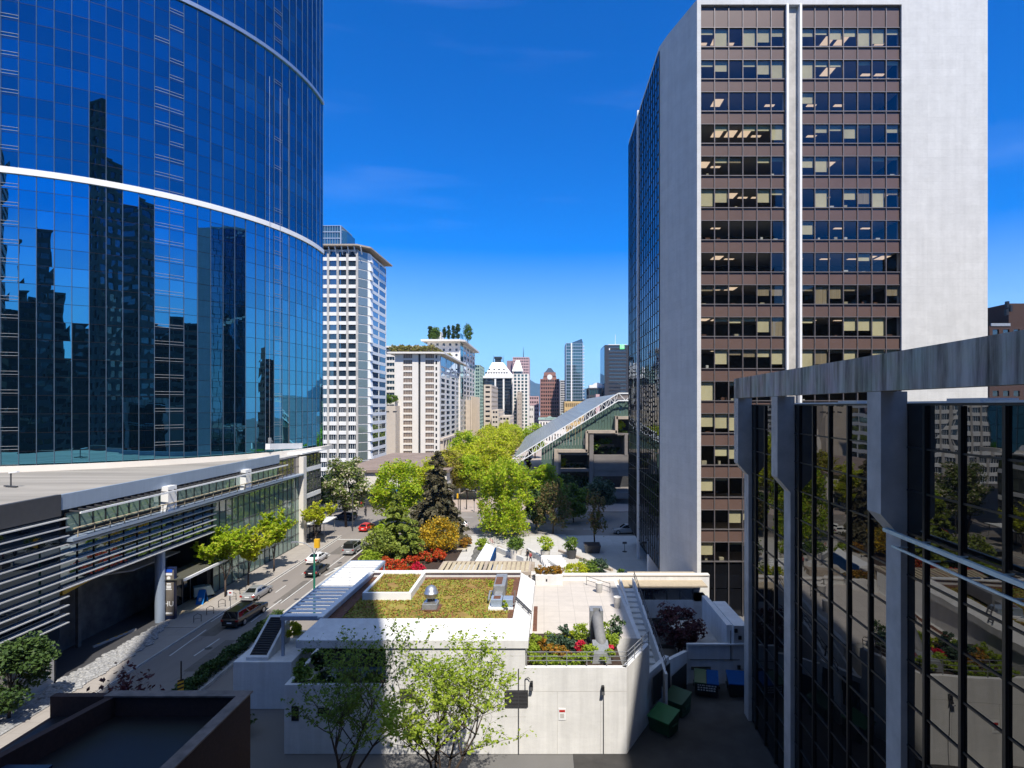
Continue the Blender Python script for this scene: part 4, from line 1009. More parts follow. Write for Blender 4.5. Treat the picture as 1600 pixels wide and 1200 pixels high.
# sloped louvre box by the street
lb = thing('louvred_intake', (-22.7,47,0), 'white wedge-shaped air intake with dark sloping louvres by the street hedge', 'air intake')
MB().hexa([(-24.6,45.6,0),(-20.0,45.6,0),(-20.0,50.4,0),(-24.6,50.4,0)],[(-24.6,45.6,3.7),(-20.0,45.6,3.7),(-20.0,50.4,3.7),(-24.6,50.4,3.7)]).build('base', M['stucco'], lb)
MB().hexa([(-23.75,45.9,3.7),(-22.0,45.9,3.7),(-22.0,49.9,3.7),(-23.75,49.9,3.7)],[(-23.75,45.9,3.95),(-22.0,45.9,3.95),(-22.0,49.9,5.9),(-23.75,49.9,5.9)]).build('wedge', M['stucco'], lb)
b = MB().hexa([(-23.55,46.1,4.03),(-22.2,46.1,4.03),(-22.2,49.6,5.75),(-23.55,49.6,5.75)],[(-23.55,46.1,4.06),(-22.2,46.1,4.06),(-22.2,49.6,5.78),(-23.55,49.6,5.78)],0)
for i in range(16): f = (i+.5)/16; y = 46.1+3.5*f; z = 4.06+1.72*f; b.bar((-23.5,y,z+.06),(-22.25,y,z+.06),.05,.1,1)
b.build('louvre', [M['black'], M['darkgrey']], lb)
sw_ = thing('garden_wall', (-19,50,0), 'low white wall under the pergola beside the pavilion', 'wall')
MB().box(-22.0,-17.3,50.5,50.8,0,4.2).box(-17.9,-17.5,44.2,58,0,4.9).build('wall', M['stucco'], sw_)

# ---- well with stairs, bins and maple right of the deck
st = thing('deck_stairs', (9,52,0), 'white concrete stairs going down beside the paved deck', 'stairs')
b = MB()
for i in range(16): y = 60-i*.95; b.box(7.96,9.3,y-.95,y,0,5.0-i*.14*1.35)
b.build('steps', M['stucco'], st); b = MB()
for x in (8.0,9.35): b.hexa([(x-.1,44,0),(x+.1,44,0),(x+.1,60.5,0),(x-.1,60.5,0)],[(x-.1,44,2.9+.6),(x+.1,44,3.5),(x+.1,60.5,5.9),(x-.1,60.5,5.9)])
b.build('side_wall', M['stucco'], st)
b = MB()
for z in (.55,.95): b.bar((9.4,44.2,3.4+z),(9.4,60.4,5.8+z),.05)
for i in range(7): y = 44.4+i*2.6; b.bar((9.4,y,3.4+(y-44.2)*.148),(9.4,y,4.4+(y-44.2)*.148),.05)
b.build('handrail', M['darkgrey'], st)
tb = thing('terrace_wall', (13,60,0), 'white terrace wall with dark glass railing below the office tower', 'wall')
MB().box(10.1,15.6,60,60.4,1.9,3.75).box(10.1,10.5,60.4,62.6,1.9,3.75).box(15.2,17.3,60.4,65,-.01,3.7).build('wall', M['stucco'], tb)
b = MB().box(10.1,15.6,60.1,60.14,3.75,4.85); b.build('glass_panel', glass('smoked_rail_glass',(.03,.03,.04),(.5,.55,.6),.15,.7), tb)
b = MB().box(10.05,15.6,60.04,60.2,4.85,4.95)
for x in np.arange(10.1,15.7,1.36): b.box(x-.04,x+.04,60.02,60.2,3.5,4.9)
b.build('rail_frame', M['darkgrey'], tb)
structure('terrace_floor', MB().box(10.5,17.3,60.4,62.7,3.5,3.7).box(7.96,17.2,60.5,62.7,4.9,5.02), M['tan'])
structure('gravel_terrace', MB().box(9.5,17.2,63.3,66,4.4,5.0), M['tan'])
dv = thing('well_wall', (14,50,0), 'white yard wall behind the waste bins with stained patches', 'wall')
MB().box(12.4,16.4,49.8,50.2,0,3.35).box(16.4,17.6,49.75,56,0,5.0).box(15.9,16.4,50.2,58,2.0,4.9).build('wall', M['stucco'], dv)
MB().box(12.3,17.6,49.62,49.75,3.35,3.47).build('coping', M['white'], dv)
MB().box(12.5,15.9,50.3,58,1.0,2.4).build('ramp', M['conc'], dv)
b = MB().box(12.6,16.9,49.72,49.76,2.05,2.1).box(16.1,16.15,49.7,49.76,2.05,4.6); b.build('conduit', M['darkgrey'], dv)
for x,z in ((16.9,4.0),(16.55,4.6),(16.8,1.45)): MB().box(x-.13,x+.13,49.6,49.75,z-.15,z+.15).build('wall_box', M['black'], dv)
MB().box(12.7,14.4,49.74,49.79,1.2,1.45).build('stain_strip', mat('mossy_stain',(.10,.09,.06),.95,var=.4,scale=6), dv)
MB().box(10.2,15.6,57,59.9,-.01,.4).build('well_floor', M['darkgrey'], dv)
def dumpster(label, loc, rz, w, d, h, lids, body, marks):
    t = thing('waste_bin', (0,0,0), label, 'waste bin', 'waste bins in the yard'); hw, hd = w/2, d/2
    MB().hexa([(-hw*.92,-hd*.8,.12),(hw*.92,-hd*.8,.12),(hw*.92,hd*.85,.12),(-hw*.92,hd*.85,.12)],[(-hw,-hd,h*.72),(hw,-hd,h*.72),(hw,hd,h),(-hw,hd,h)]).build('body', body, t, bevel=.02)
    n = len(lids)
    for i, lm in enumerate(lids):
        a, b_ = -hw-.04+(2*hw+.08)*i/n+.02, -hw-.04+(2*hw+.08)*(i+1)/n-.02
        MB().hexa([(a,-hd-.08,h*.74),(b_,-hd-.08,h*.74),(b_,hd+.05,h*1.02),(a,hd+.05,h*1.02)],[(a,-hd-.08,h*.80),(b_,-hd-.08,h*.80),(b_,hd+.05,h*1.08),(a,hd+.05,h*1.08)]).build('lid', lm, t, bevel=.02)
    for x in (-hw-.06,hw+.06): MB().box(x-.05,x+.05,-hd*.5,hd*.5,h*.45,h*.58).build('lift_sleeve', body, t)
    for x in (-hw*.75,hw*.75):
        for y in (-hd*.6,hd*.6): MB().tube([(x-.05,y,.08),(x+.05,y,.08)],.08,8).build('wheel', M['rubber'], t)
    if marks:
        b = MB(); yy = lambda z: -hd*.8-(hd*.2)*((z-.12)/(h*.72-.12))-.012
        rg = random.Random(3)
        for r_, z in enumerate((.82,.66,.5)):
            x = -hw*.75
            while x < hw*.7:
                ww = rg.uniform(.07,.2); z0, z1 = z*h*.8-.06, z*h*.8+.06; b.add([(x,yy(z0),z0),(x+ww,yy(z0),z0),(x+ww,yy(z1),z1),(x,yy(z1),z1)],[(0,1,2,3)]); x += ww+rg.uniform(.03,.09)
        b.build('lettering', M['steelwhite'], t)
    return place(t, loc, rz)
dumpster('green waste bin with one green and one blue lid and white lettering', (13.5,47.9,.02), -.25, 1.9, 1.5, 1.6, (M['green'],M['blue']), M['black'], True)
dumpster('blue-lidded waste bin half hidden by the concrete column', (16.2,47.8,.02), -.15, 1.9, 1.5, 1.55, (M['blue'],), M['black'], False)
dumpster('green closed waste bin beside the white end wall', (10.4,45.0,.02), -.75, 1.7, 1.5, 1.5, (M['green'],), M['green'], False)
dumpster('brighter green waste bin nearest the viewer in the yard', (8.8,42.4,.02), -.75, 1.8, 1.5, 1.5, (mat('bright_green_plastic',(.012,.12,.035),.5),), M['green'], False)
tree('maple_tree', 'dark purple maple in the sunken well below the terrace', (12.3,52.5,0.3), 5.6, 2.3, 'maple', .2, 3400, seed=21, base=.3, nclump=26)
shrub('shrub', 'potted green plant on the gravel terrace corner', (8.6,63.9,5), .9, 1.0, 'mid', .13, 300, seed=22)
for i,(x,y,l_) in enumerate(((5.6,58.6,'round concrete litter bin on the sunny deck edge'),(6.9,54.2,'round concrete litter bin in the shade by the stairs'))):
    t = thing('litter_bin', (0,0,0), l_, 'litter bin', 'litter bins on the deck'); MB().lathe([(.28,0),(.34,.5),(.34,.95)],(0,0,0),16).build('body', M['conc'], t); MB().lathe([(.36,.95),(.36,1.02),(.2,1.04)],(0,0,0),16).build('rim', M['cream'], t); place(t,(x,y,5.01))
b = thing('deck_handrail', (6,60,5), 'thin handrail beside the stair opening on the deck', 'handrail')
m_ = MB()
for q0,q1 in (((4.5,61,5),(6.7,58.5,5)),): 
    for z in (.55,.95): m_.bar((q0[0],q0[1],5+z),(q1[0],q1[1],5+z),.04)
    for f in (0,.5,1): m_.bar((q0[0]+(q1[0]-q0[0])*f,q0[1]+(q1[1]-q0[1])*f,5),(q0[0]+(q1[0]-q0[0])*f,q0[1]+(q1[1]-q0[1])*f,5.97),.045)
m_.build('rails', M['darkgrey'], b)

# ---- low dark roof at the bottom left
lr = thing('low_brick_building', (-20,25,0), 'low dark brick building with an empty walled roof at the bottom left', 'building')
MB().box(-26,-15.6,14,30.6,0,7.6).build('body', M['brick'], lr)
MB().box(-25.6,-16.0,14,30.2,7.6,7.7).build('roof', M['black'], lr)
MB().box(-25.9,-15.6,30.2,30.6,7.6,8.75).box(-16.0,-15.6,14,30.2,7.6,8.75).hexa([(-26.2,14,7.6),(-25.8,14,7.6),(-22.5,30.2,7.6),(-22.9,30.2,7.6)],[(-26.2,14,8.75),(-25.8,14,8.75),(-22.5,30.2,8.75),(-22.9,30.2,8.75)]).build('parapet', M['brick'], lr)
MB().box(-23.0,-15.5,30.1,30.7,8.75,8.83).box(-16.1,-15.5,14,30.1,8.75,8.83).build('coping', mat('stained_coping',(.22,.17,.15),.7,var=.3,scale=1.5), lr)
MB().box(-25.0,-21.5,22.2,25.2,7.7,8.3).build('roof_hatch', mat('blue_membrane',(.01,.03,.08),.6), lr)
# ------------------------------------------------------------------ white window tower and far city
wt = thing('white_window_tower', (-80,200,0), 'tall white apartment tower with slatted eave behind the curved glass tower', 'tower')
wtop = PZ(390,190); xr = PX(559,190)
block(wt, -100, xr, 190, 216, 0, wtop, 25, {'S':(12,.86,.62)}, M['white'], M['winblue'], M['steelwhite'], 4, .3, cap=100, end=.2)
b = MB()
for i in range(13): x = -100+.2+(xr+99.6)/12*i; b.box(x-.35,x+.35,189.72,190.0,0,wtop)
b.build('grey_pier', M['conc'], wt)
g = MB(); zz = np.linspace(0, wtop, 26)
for i in range(25): g.add([(xr+.05,190.5,zz[i]),(xr+2.2,193.5,zz[i]),(xr+2.2,193.5,zz[i+1]-.4),(xr+.05,190.5,zz[i+1]-.4)],[(0,1,2,3)])
g.build('corner_glazing', glass('corner_pale_glass',(.16,.2,.2),(.6,.65,.7),.2,.7,var=.5), wt)
b = MB().prism([(xr,190.6),(xr+2.15,193.6),(xr+2.15,214),(xr,214)],0,wtop-.2)
b.build('corner_core', M['panelwhite'], wt)
b = MB()
for i in range(25): b.hexa([(xr+2.2,193.5,zz[i]),(xr+3.2,194.6,zz[i]),(xr+3.2,196.6,zz[i]),(xr+2.2,196.6,zz[i])],[(xr+2.2,193.5,zz[i]+2.8),(xr+2.7,194.2,zz[i]+2.8),(xr+2.7,196.6,zz[i]+2.8),(xr+2.2,196.6,zz[i]+2.8)])
b.build('folded_pilaster', M['white'], wt)
wb = MB(); wn_ = facade(wb, (xr+2.3,197), (0,1), (1,0), 19, 0, wtop, 25, 2, .92, .62, .12); wb.build('side_wall', M['white'], wt)
bb = MB()
for (p,u,w,z0,h) in wn_: bb.add([(p[0],p[1],z0),(p[0],p[1]+w,z0),(p[0],p[1]+w,z0+h),(p[0],p[1],z0+h)],[(0,1,2,3)])
tag(bb.build('window', M['winblue'], wt), kind='stuff')
MB().prism([(-101,188.2),(xr+.3,188.2),(xr+3.8,192),(xr+4.4,217),(-101,217)], wtop+.9, wtop+1.4).build('roof_eave', M['tanconc'], wt)
b = MB()
for i in range(20): x = -100+i*2.1; b.bar((x,188.6,wtop+.7),(x,190,wtop-1.6),.3,.3)
b.build('eave_bracket', M['steelwhite'], wt)
def simple(name, label, px0, px1, pyt, Y, depth, floors, bays, wall, win, hf=.55, wf=.8, mode='band', zb=0, cat='building', d=.4, cap=60, frame=None, split=2, ebays=None, end=.5):
    x0, x1 = PX(px0,Y), PX(px1,Y); zt_ = PZ(pyt,Y); t = thing(name, ((x0+x1)/2,Y+depth/2,zb), label, cat)
    f = {'S':(bays,wf,hf)}
    if (x0+x1)/2 < 0: f['E'] = (ebays or max(2,int(bays*depth/max(1,(x1-x0)))),wf,hf)
    else: f['W'] = (ebays or max(2,int(bays*depth/max(1,(x1-x0)))),wf,hf)
    block(t, x0, x1, Y, Y+depth, zb, zt_, floors, f, wall, win, frame, split, d, mode, cap, end)
    return t, x0, x1, zt_
tg,x0,x1,z1 = simple('glass_tower','teal glass tower top showing above the white apartment tower',490,533,352,280,16,36,10,M['lightmetal'],M['winteal'],.85,.9,cat='tower')
MB().prism([(x1-1,280),(x1+1.5,284),(x1+1.5,296),(x1-1,296)],0,z1-2).build('chamfer_glazing', M['winteal'], tg)
# hotel with planted terraces
ho = thing('terraced_hotel', (-58,300,0), 'pale stone hotel block with roof garden in front of the taller terraced wing', 'building')
hz = PZ(553,270); hx0, hx1 = PX(617,270), PX(687,270)
def col_face(root, xa, xb, y, z0, z1, n, wm, w):
    wins = []
    for i in range(n):
        h = (z1-z0)/n; wins.append(((xa,y),(1,0),xb-xa,z0+i*h+h*.25,h*.6))
    return wins
b = MB().box(hx0,PX(630,270),270,271,0,hz).box(PX(644,270),PX(653.5,270),270,271,0,hz).box(PX(657,270),PX(664.5,270),270,271,0,hz).box(PX(678,270),hx1,270,271,0,hz)
b.box(hx0+.02,hx1-.4,271,352,0,hz-.2)
nH = 17; hh = hz/nH
for i in range(nH):
    for (a_,c_) in ((630,644),(664.5,678)): b.box(PX(a_,270),PX(c_,270),270.3,271,i*hh-.01,i*hh+hh*.3)
wfE = facade(b, (hx1,270.8), (0,1), (1,0), 80, 6, hz-2.8, nH-2, 5, .72, .62, .14, .6)
b.box(hx1-.3,hx1,270.8,351,0,6).build('wall', M['cream'], ho)
wl_ = []
for i in range(nH):
    for (a_,c_) in ((630,644),(664.5,678)): wl_.append(((PX(a_,270),270.6),(1,0),PX(c_,270)-PX(a_,270),i*hh+hh*.3,hh*.7))
put_windows(ho, wl_, M['wintan'], M['beige'], 5, 60)
put_windows(ho, [(p,(0,1),w,z0,h) for (p,u,w,z0,h) in wfE], M['winblue'], M['darkgrey'], 2, 60)
b = MB()
for i in range(nH): b.add([(PX(680.5,270),269.96,i*hh+.8),(PX(683,270),269.96,i*hh+.8),(PX(683,270),269.96,i*hh+2.4),(PX(680.5,270),269.96,i*hh+2.4)],[(0,1,2,3)])
tag(b.build('slit_window', M['windark'], ho), kind='stuff')
MB().box(PX(653.6,270),PX(656.9,270),270.6,271.2,0,hz).build('dark_joint', M['dark'], ho)
b = MB()
for k in range(5): y = 272+k*15.8; b.add([(hx1+.03,y+.5,hz-5.2),(hx1+.03,y+14.6,hz-5.2),(hx1+.03,y+14.6,hz-.7),(hx1+.03,y+.5,hz-.7)],[(0,1,2,3)])
b.build('top_glazing', M['winblue'], ho)
MB().prism([(hx0-3,267.5),(hx1+.5,267.5),(hx1+2.2,270),(hx1+2.2,353),(hx0-3,353)],hz,hz+.8).build('roof_eave', M['cream'], ho)
b = MB()
for k in range(10): y = 272+k*8; b.box(hx1,hx1+1.5,y,y+1.2,0,7.5)
b.box(hx1,hx1+1.5,271,351,7.5,8.5); b.build('arcade', M['beige'], ho)
hu = thing('upper_hotel_wing', (-56,345,0), 'upper hotel wing crowned with a row of roof trees', 'building')
ux0, ux1, uz = PX(668,330), PX(719,330), PX(0,1)*0+PZ(534,330)
block(hu, ux0, ux1, 330, 400, 0, uz, 20, {'E':(5,.7,.6),'S':(5,.35,.45)}, M['cream'], M['winblue'], M['darkgrey'], 2, .15, cap=100)
MB().prism([(ux0-3,326),(ux1+.6,326),(ux1+3,330),(ux1+3,402),(ux0-3,402)],uz,uz+1).build('roof_eave', M['cream'], hu)
MB().box(PX(674,335),PX(689,335),335,345,uz+1,uz+6.5).build('plant_room', M['white'], hu)
b = MB()
for i in range(12): b.add([(ux1+.04,331,i*3.2+28),(ux1+.04,343,i*3.2+28),(ux1+.04,343,i*3.2+30.7),(ux1+.04,331,i*3.2+30.7)],[(0,1,2,3)])
b.build('stair_glazing', M['winteal'], hu)
b = MB().box(ux1+.1,ux1+3,352,400,0,PZ(625,345))
for k in range(7): y = 354+k*6.6; b.box(ux1+3,ux1+4,y,y+1.6,0,PZ(622,345)+1.2)
b.build('buttress_base', M['beige'], hu)
for i,(px,py0,py1,w,l_,lv) in enumerate(((672,511,532,1.2,'slim dark roof tree at the left end of the hotel roof','deep'),(680,515,531,3.0,'round roof tree beside the hotel plant room','mid'),(694.5,510,528,1.1,'first slim roof tree right of the plant room','deep'),(701,509,529,1.1,'second slim roof tree right of the plant room','deep'),(708,508,529,1.2,'third slim roof tree on the hotel roof','deep'),(715.5,508,530,1.5,'fourth and fullest slim roof tree on the hotel roof','deep'),(729.5,513,537,2.6,'broad round roof tree at the right hotel roof corner','mid'))):
    tree('roof_tree', l_, (PX(px,333),333 if px < 722 else 338,uz+.8), (py1-py0)*.37+2.2, w*.85, lv, .55, 1500, 'trees on the hotel roof', 100+i, base=.03, nclump=30, clump=.75)
hw = thing('rear_hotel_wing', (-80,330,0), 'long balconied hotel wing behind the white apartment tower', 'building')
block(hw, PX(560,305), PX(618,305), 305, 330, 0, PZ(546,305), 17, {'S':(4,.88,.6)}, M['cream'], M['windark'], M['white'], 3, .8, cap=80)
MB().box(PX(560,305),PX(660,305),303,332,PZ(543.5,305),PZ(541,305)).build('roof_eave', M['cream'], hw)
for i,(px,py,w) in enumerate(((617,556,8),(628,556,8),(640,557,8),(652,556,8),(664,557,8),(676,557,7),(690,559,7),(702,563,8),(710,566,8))):
    shrub('roof_shrub', 'dry grassy planting on the hotel roof garden, clump %s from the left' % ['first','second','third','fourth','fifth','sixth','seventh','eighth','ninth'][i], (PX(px,273) if px < 685 else hx1-4, 273 if px < 685 else 276+(px-685)*2.4, hz+.6), w*.7, 4.2, 'grassroof', .5, 900, 'planting on the hotel roof garden', 120+i)
bw = thing('beige_base_block', (-75,262,0), 'blank beige stone block between the white tower and the hotel', 'building')
MB().box(PX(560,262),PX(618,262),262,285,0,PZ(634,262)).build('wall', M['beige'], bw); b = MB()
for a_ in (593,602,614): b.box(PX(a_,262),PX(a_+6,262),261.9,262.05,PZ(644,262),PZ(642.2,262))
b.build('slot_opening', M['dark'], bw)
for i,px in enumerate((597,605,613)): tree('terrace_tree', ['terrace tree nearest the white tower','middle terrace tree above the beige block','terrace tree nearest the hotel'][i], (PX(px,268),268,PZ(634,262)), 5.5, 2.6, 'mid', .6, 500, 'trees above the beige block', 140+i, base=.2, nclump=14)
lb2 = thing('low_brown_roof_building', (-33,158,0), 'low shop building with a wide brown flat roof behind the street trees', 'building')
MB().box(-48,-23,136,184,0,8.3).build('wall', M['cream'], lb2); MB().box(-48.6,-22.4,135.4,184.6,8.3,8.9).build('roof', M['roofbrown'], lb2)
MB().box(-47,-24,135.9,136.0,.4,3.6).build('shop_window', M['winblue'], lb2); MB().box(-40,-34,135.8,135.95,3.8,4.9).build('shop_sign', M['cyan'], lb2); MB().box(-47,-24,133.6,136,3.65,3.8).build('shop_awning', M['darkgrey'], lb2)
# distant row
simple('beige_office_block','beige office block with dark strip windows left of the pyramid roof',756,768,601,330,45,13,1,M['beige'],M['windark'],.4,.75,ebays=5)
simple('stepped_beige_block','lower beige stepped block beside the beige office block',768,779,640,318,40,8,2,M['beige'],M['windark'],.4,.7)
simple('small_beige_block','small pinkish-beige block right of the stepped block',779,797,650,330,40,6,3,M['beige'],M['windark'],.4,.7)
simple('slim_green_tower','slim green glass tower squeezed behind the terraced hotel',742,750,570,400,30,22,2,M['copper'],M['winteal'],.6,.8,cat='tower')
pt,x0,x1,z1 = simple('white_pyramid_tower','blue glass tower with a large white pyramid roof',757,806,591,420,40,18,8,M['wingrey'],M['winblue'],.5,.95,cat='tower',ebays=6)
b = MB()
for px in (774,787,801): b.box(PX(px,420)-.6,PX(px,420)+.6,419.4,420,0,z1)
b.build('white_fin', M['white'], pt)
zt1, zt2 = PZ(588,420), PZ(564,420)
def frust(b, x0,x1,y0,y1,z0, X0,X1,Y0,Y1,z1_): return b.hexa([(x0,y0,z0),(x1,y0,z0),(x1,y1,z0),(x0,y1,z0)],[(X0,Y0,z1_),(X1,Y0,z1_),(X1,Y1,z1_),(X0,Y1,z1_)])
xa, xb = PX(757,420), PX(802,420)
frust(MB(), xa, xb, 420, 458, zt1, PX(768,428), PX(785,428), 434, 446, zt2).build('pyramid_roof', M['white'], pt)
MB().box(xa-1,x1+1,419,461,z1,zt1+.2).build('roof_base', M['white'], pt)
cxp = (PX(768,428)+PX(785,428))/2
MB().box(cxp-2.2,cxp+2.2,436,442,zt2-4,zt2+3).box(cxp-2.8,cxp+2.8,435.5,442.5,zt2+3,zt2+4.5).build('lantern', M['wingrey'], pt)
b = MB()
for s_ in (-1,1): b.tube([(cxp+s_*3.7*1,440,zt2),(cxp+s_*3.7,440,zt2+6)],[.3,.05],6)
b.build('spire', M['black'], pt)
sl = (434-420)/(zt2-zt1); b = MB()
for i in range(4): x = cxp-5.5+i*3.6; z = PZ(577,424); y = 420+(z-zt1)*sl-.3; b.box(x-.6,x+.6,y-.4,y+.5,z-.6,z+.6)
for i in range(9): x = cxp-7.5+i*1.9; z = PZ(582.5,422); y = 420+(z-zt1)*sl-.3; b.box(x-.7,x+.7,y-.4,y+.5,z-.55,z+.55)
b.build('roof_mark', M['dark'], pt)
pk,x0,x1,z1 = simple('pink_granite_tower','pink granite grid tower behind the two white pyramid roofs',801,827,558,560,30,26,9,M['pink'],M['windark'],.55,.6,cat='tower',ebays=4)
MB().box(x0-6,x0-.2,566,592,0,z1-3).box(x0-9,x0-6,570,590,0,z1-22).build('stepped_shoulder', mat('mauve_granite',(.28,.19,.22),.7,var=.06), pk); MB().tube([(x1-6,570,z1),(x1-6,570,z1+11)],[.4,.1],6).build('mast', M['black'], pk)
p2,x0,x1,z1 = simple('small_pyramid_tower','slimmer cream tower with a small white pyramid roof',801,826,584,400,25,20,4,M['cream'],M['winteal'],.7,.6,cat='tower',ebays=4)
xm, xn = PX(800,400), PX(817,400); frust(MB(), xm, xn, 400, 412, PZ(580,400), (xm+xn)/2-1.2, (xm+xn)/2+1.2, 405, 407, PZ(562,400)).build('pyramid_roof', M['white'], p2)
MB().box(xm+1,xn-1,401,411,z1,PZ(579.5,400)).build('belvedere', M['wingrey'], p2)
simple('tan_slab','tan stone slab in front of the small pyramid tower',808,815,612,385,20,10,2,M['tanconc'],M['windark'],.2,.3)
simple('pink_low_block','low pale pink block with red window rows beyond the boulevard',827,842,619,520,30,9,5,M['pink'],M['windark'],.5,.6)
simple('white_low_block','low white stone block at the end of the boulevard trees',826,834,634,470,30,4,2,M['cream'],M['windark'],.3,.5)
br,x0,x1,z1 = simple('brown_capped_tower','brown granite tower with stepped shoulders and a small capped top',844,874,592,480,26,15,8,M['redstone'],M['windark'],.55,.6,cat='tower')
xc = (x0+x1)/2
MB().prism([(x0+2.5,481),(x1-2.5,481),(x1-2.5,504),(x0+2.5,504)],z1,z1+2.4).prism([(xc-5,480.5),(xc+5,480.5),(xc+5,503),(xc-5,503)],z1+2.4,z1+5.5).build('stepped_top', M['redstone'], br)
frust(MB(), xc-4.2,xc+4.2,483,493,z1+5.5, xc-1.2,xc+1.2,487,489,z1+9.5).build('cap', M['wingrey'], br); MB().tube([(xc,480.2,z1+1.5),(xc,479.9,z1+1.5)],2.2,16).build('round_window', M['white'], br)
simple('grey_slim_tower','slim grey tower between the brown capped tower and the glass tower',875,886,594,530,25,22,4,M['conc'],M['windark'],.5,.8,cat='tower')
gt,x0,x1,z1 = simple('slanted_glass_tower','tall blue-green glass tower with a slanted top and balconies',884,911,536,450,26,30,9,M['lightmetal'],M['winteal'],.82,.92,cat='tower')
MB().hexa([(x0+5,450.4,z1),(x1,450.4,z1),(x1,470,z1),(x0+5,470,z1)],[(x0+5,450.4,z1+.4),(x1-1,450.4,z1+3.4),(x1-1,470,z1+3.4),(x0+5,470,z1+.4)]).build('slanted_crown', M['winblue'], gt)
MB().box(PX(893,450)-.5,PX(893,450)+.5,449.3,450,0,z1).build('white_fin', M['white'], gt); b = MB()
for i in range(30): z = i*z1/30; b.box(x1,x1+1.1,451,458,z,z+.5)
b.build('balcony', M['white'], gt)
simple('ochre_hotel','ochre brick block with rows of small windows below the glass tower',882,912,627,420,24,5,9,M['ochre'],M['windark'],.5,.5)
td,x0,x1,z1 = simple('dark_bank_tower','dark grey bank tower with a small green square sign near its top',945,985,539,430,32,25,1,mat('charcoal_band',(.035,.035,.042),.5),M['wingrey'],.5,.72,cat='tower',ebays=1)
MB().box(x0-.4,x0-.05,430.5,461,0,z1-1).build('side_glazing', M['winblue'], td)
sg = MB().box(PX(968.5,430),PX(975.5,430),429.6,430,PZ(545.5,430),PZ(538.5,430)).build('sign', emit('green_sign',(.12,.55,.2),.5), td)
text_mesh('lettering','TD',2.4,M['white'],sg,(PX(972,430),429.5,PZ(542,430)),(math.pi/2,0,0))
MB().tube([(PX(964,430),440,z1),(PX(964,430),440,z1+9)],.15,5).build('antenna', M['white'], td); MB().box(PX(952,430),PX(982,430),438,450,z1,z1+1.3).build('roof_plant', M['white'], td)
MB().box(PX(951.5,430),PX(953,430),429.8,430,PZ(547,430),PZ(544,430)).build('roof_sign', M['white'], td)
dk,x0,x1,z1 = simple('dark_green_block','dark green glass block with a white curved roof',920,941,606,440,24,6,5,M['darkgrey'],M['winteal'],.7,.85)
MB().tube([(PX(934,440),442,z1-.5),(PX(934,440),460,z1-.5)],4.6,16).build('curved_roof', M['white'], dk); MB().box(PX(921,440),PX(926,440),441,450,z1,z1+2.2).build('roof_plant', M['white'], dk)
simple('pink_small_block','small pink framed block in front of the dark green block',931,937,616,430,8,3,2,M['pink'],M['windark'],.6,.6)
simple('white_mast_block','small white block with a chimney left of the dark green block',912,921,624,425,20,4,3,M['darkgrey'],M['windark'],.5,.7)
ag,x0,x1,z1 = simple('gallery_building','low stone gallery building with a green copper roof line at the end of the trees',842,884,656,370,30,2,9,M['cream'],M['windark'],.6,.45)
MB().box(x0-.5,x1+.5,369.4,401,z1,z1+.9).build('copper_cornice', M['copper'], ag); frust(MB(),PX(876,370),PX(890,370),372,384,z1+.9,PX(879,370),PX(887,370),375,381,z1+4.2).build('copper_dome', M['copper'], ag)
MB().add([(PX(851,370),369.3,z1+.9),(PX(867,370),369.3,z1+.9),(PX(859,370),369.3,z1+2.6),(PX(851,370),371,z1+.9),(PX(867,370),371,z1+.9),(PX(859,370),371,z1+2.6)],[(0,1,2),(5,4,3),(0,2,5,3),(1,4,5,2)]).build('pediment', M['copper'], ag)
rb = thing('brown_brick_tower', (126,160,0), 'brown brick building top with rooftop aerials at the right edge', 'building')
block(rb, PX(1546,150), PX(1680,150), 150, 175, 0, PZ(509,150), 14, {'S':(8,.6,.45),'W':(6,.6,.45)}, M['brick'], M['windark'], mode='band')
MB().box(PX(1581,150),PX(1680,150),151,165,PZ(509,150),PZ(473,150)).build('penthouse', M['brick'], rb); b = MB()
for px,py in ((1577,482),(1578,470),(1583,476)): b.box(PX(px,149)-.3,PX(px,149)+.3,149.5,150.3,PZ(py+10,149),PZ(py,149))
MB().tube([(PX(1549,150),152,PZ(509,150)),(PX(1549,150),152,PZ(497,150))],.1,5).build('mast', M['black'], rb)
b.build('aerial', M['black'], rb)
MB().box(PX(1548,150),PX(1578,150),149.8,150.05,PZ(509,150)-.1,PZ(507,150)+.3).build('roof_rail', M['galv'], rb)

# ------------------------------------------------------------------ courthouse with sloped glass roof
ct = thing('sloped_roof_courthouse', (10,180,0), 'concrete courthouse with a huge sloping glass roof and white edge truss', 'building')
Y0, Y1 = 140, 243
pa, pb_ = Vector((PX(800,Y0),0,PZ(724,Y0))), Vector((PX(966,Y0),0,PZ(621,Y0)))
def rp(f, y, dz=0): q = pa.lerp(pb_, f); return (q.x, y, q.z+dz)
g = MB(); NI, NJ = 16, 18
for i in range(NI):
    for j in range(NJ):
        y0, y1 = Y0+(Y1-Y0)*j/NJ+.15, Y0+(Y1-Y0)*(j+1)/NJ-.15; f0, f1 = (i+.03)/NI, (i+.97)/NI
        g.add([rp(f0,y0,.9),rp(f1,y0,.9),rp(f1,y1,.9),rp(f0,y1,.9)],[(0,1,2,3)])
g.build('roof_glazing', glass('roof_glass',(.33,.355,.35),(.6,.65,.65),.15,.5,var=.12,rough=.22), ct)
MB().add([rp(0,Y0,.85),rp(1,Y0,.85),rp(1,Y1,.85),rp(0,Y1,.85)],[(0,1,2,3)]).build('roof_frame', M['galv'], ct)
b = MB(); NT = 26
b.bar(rp(0,Y0-.3,1.0),rp(1,Y0-.3,1.0),.22,.22).bar(rp(.02,Y0-.3,-.75),rp(1,Y0-.3,-.75),.22,.22)
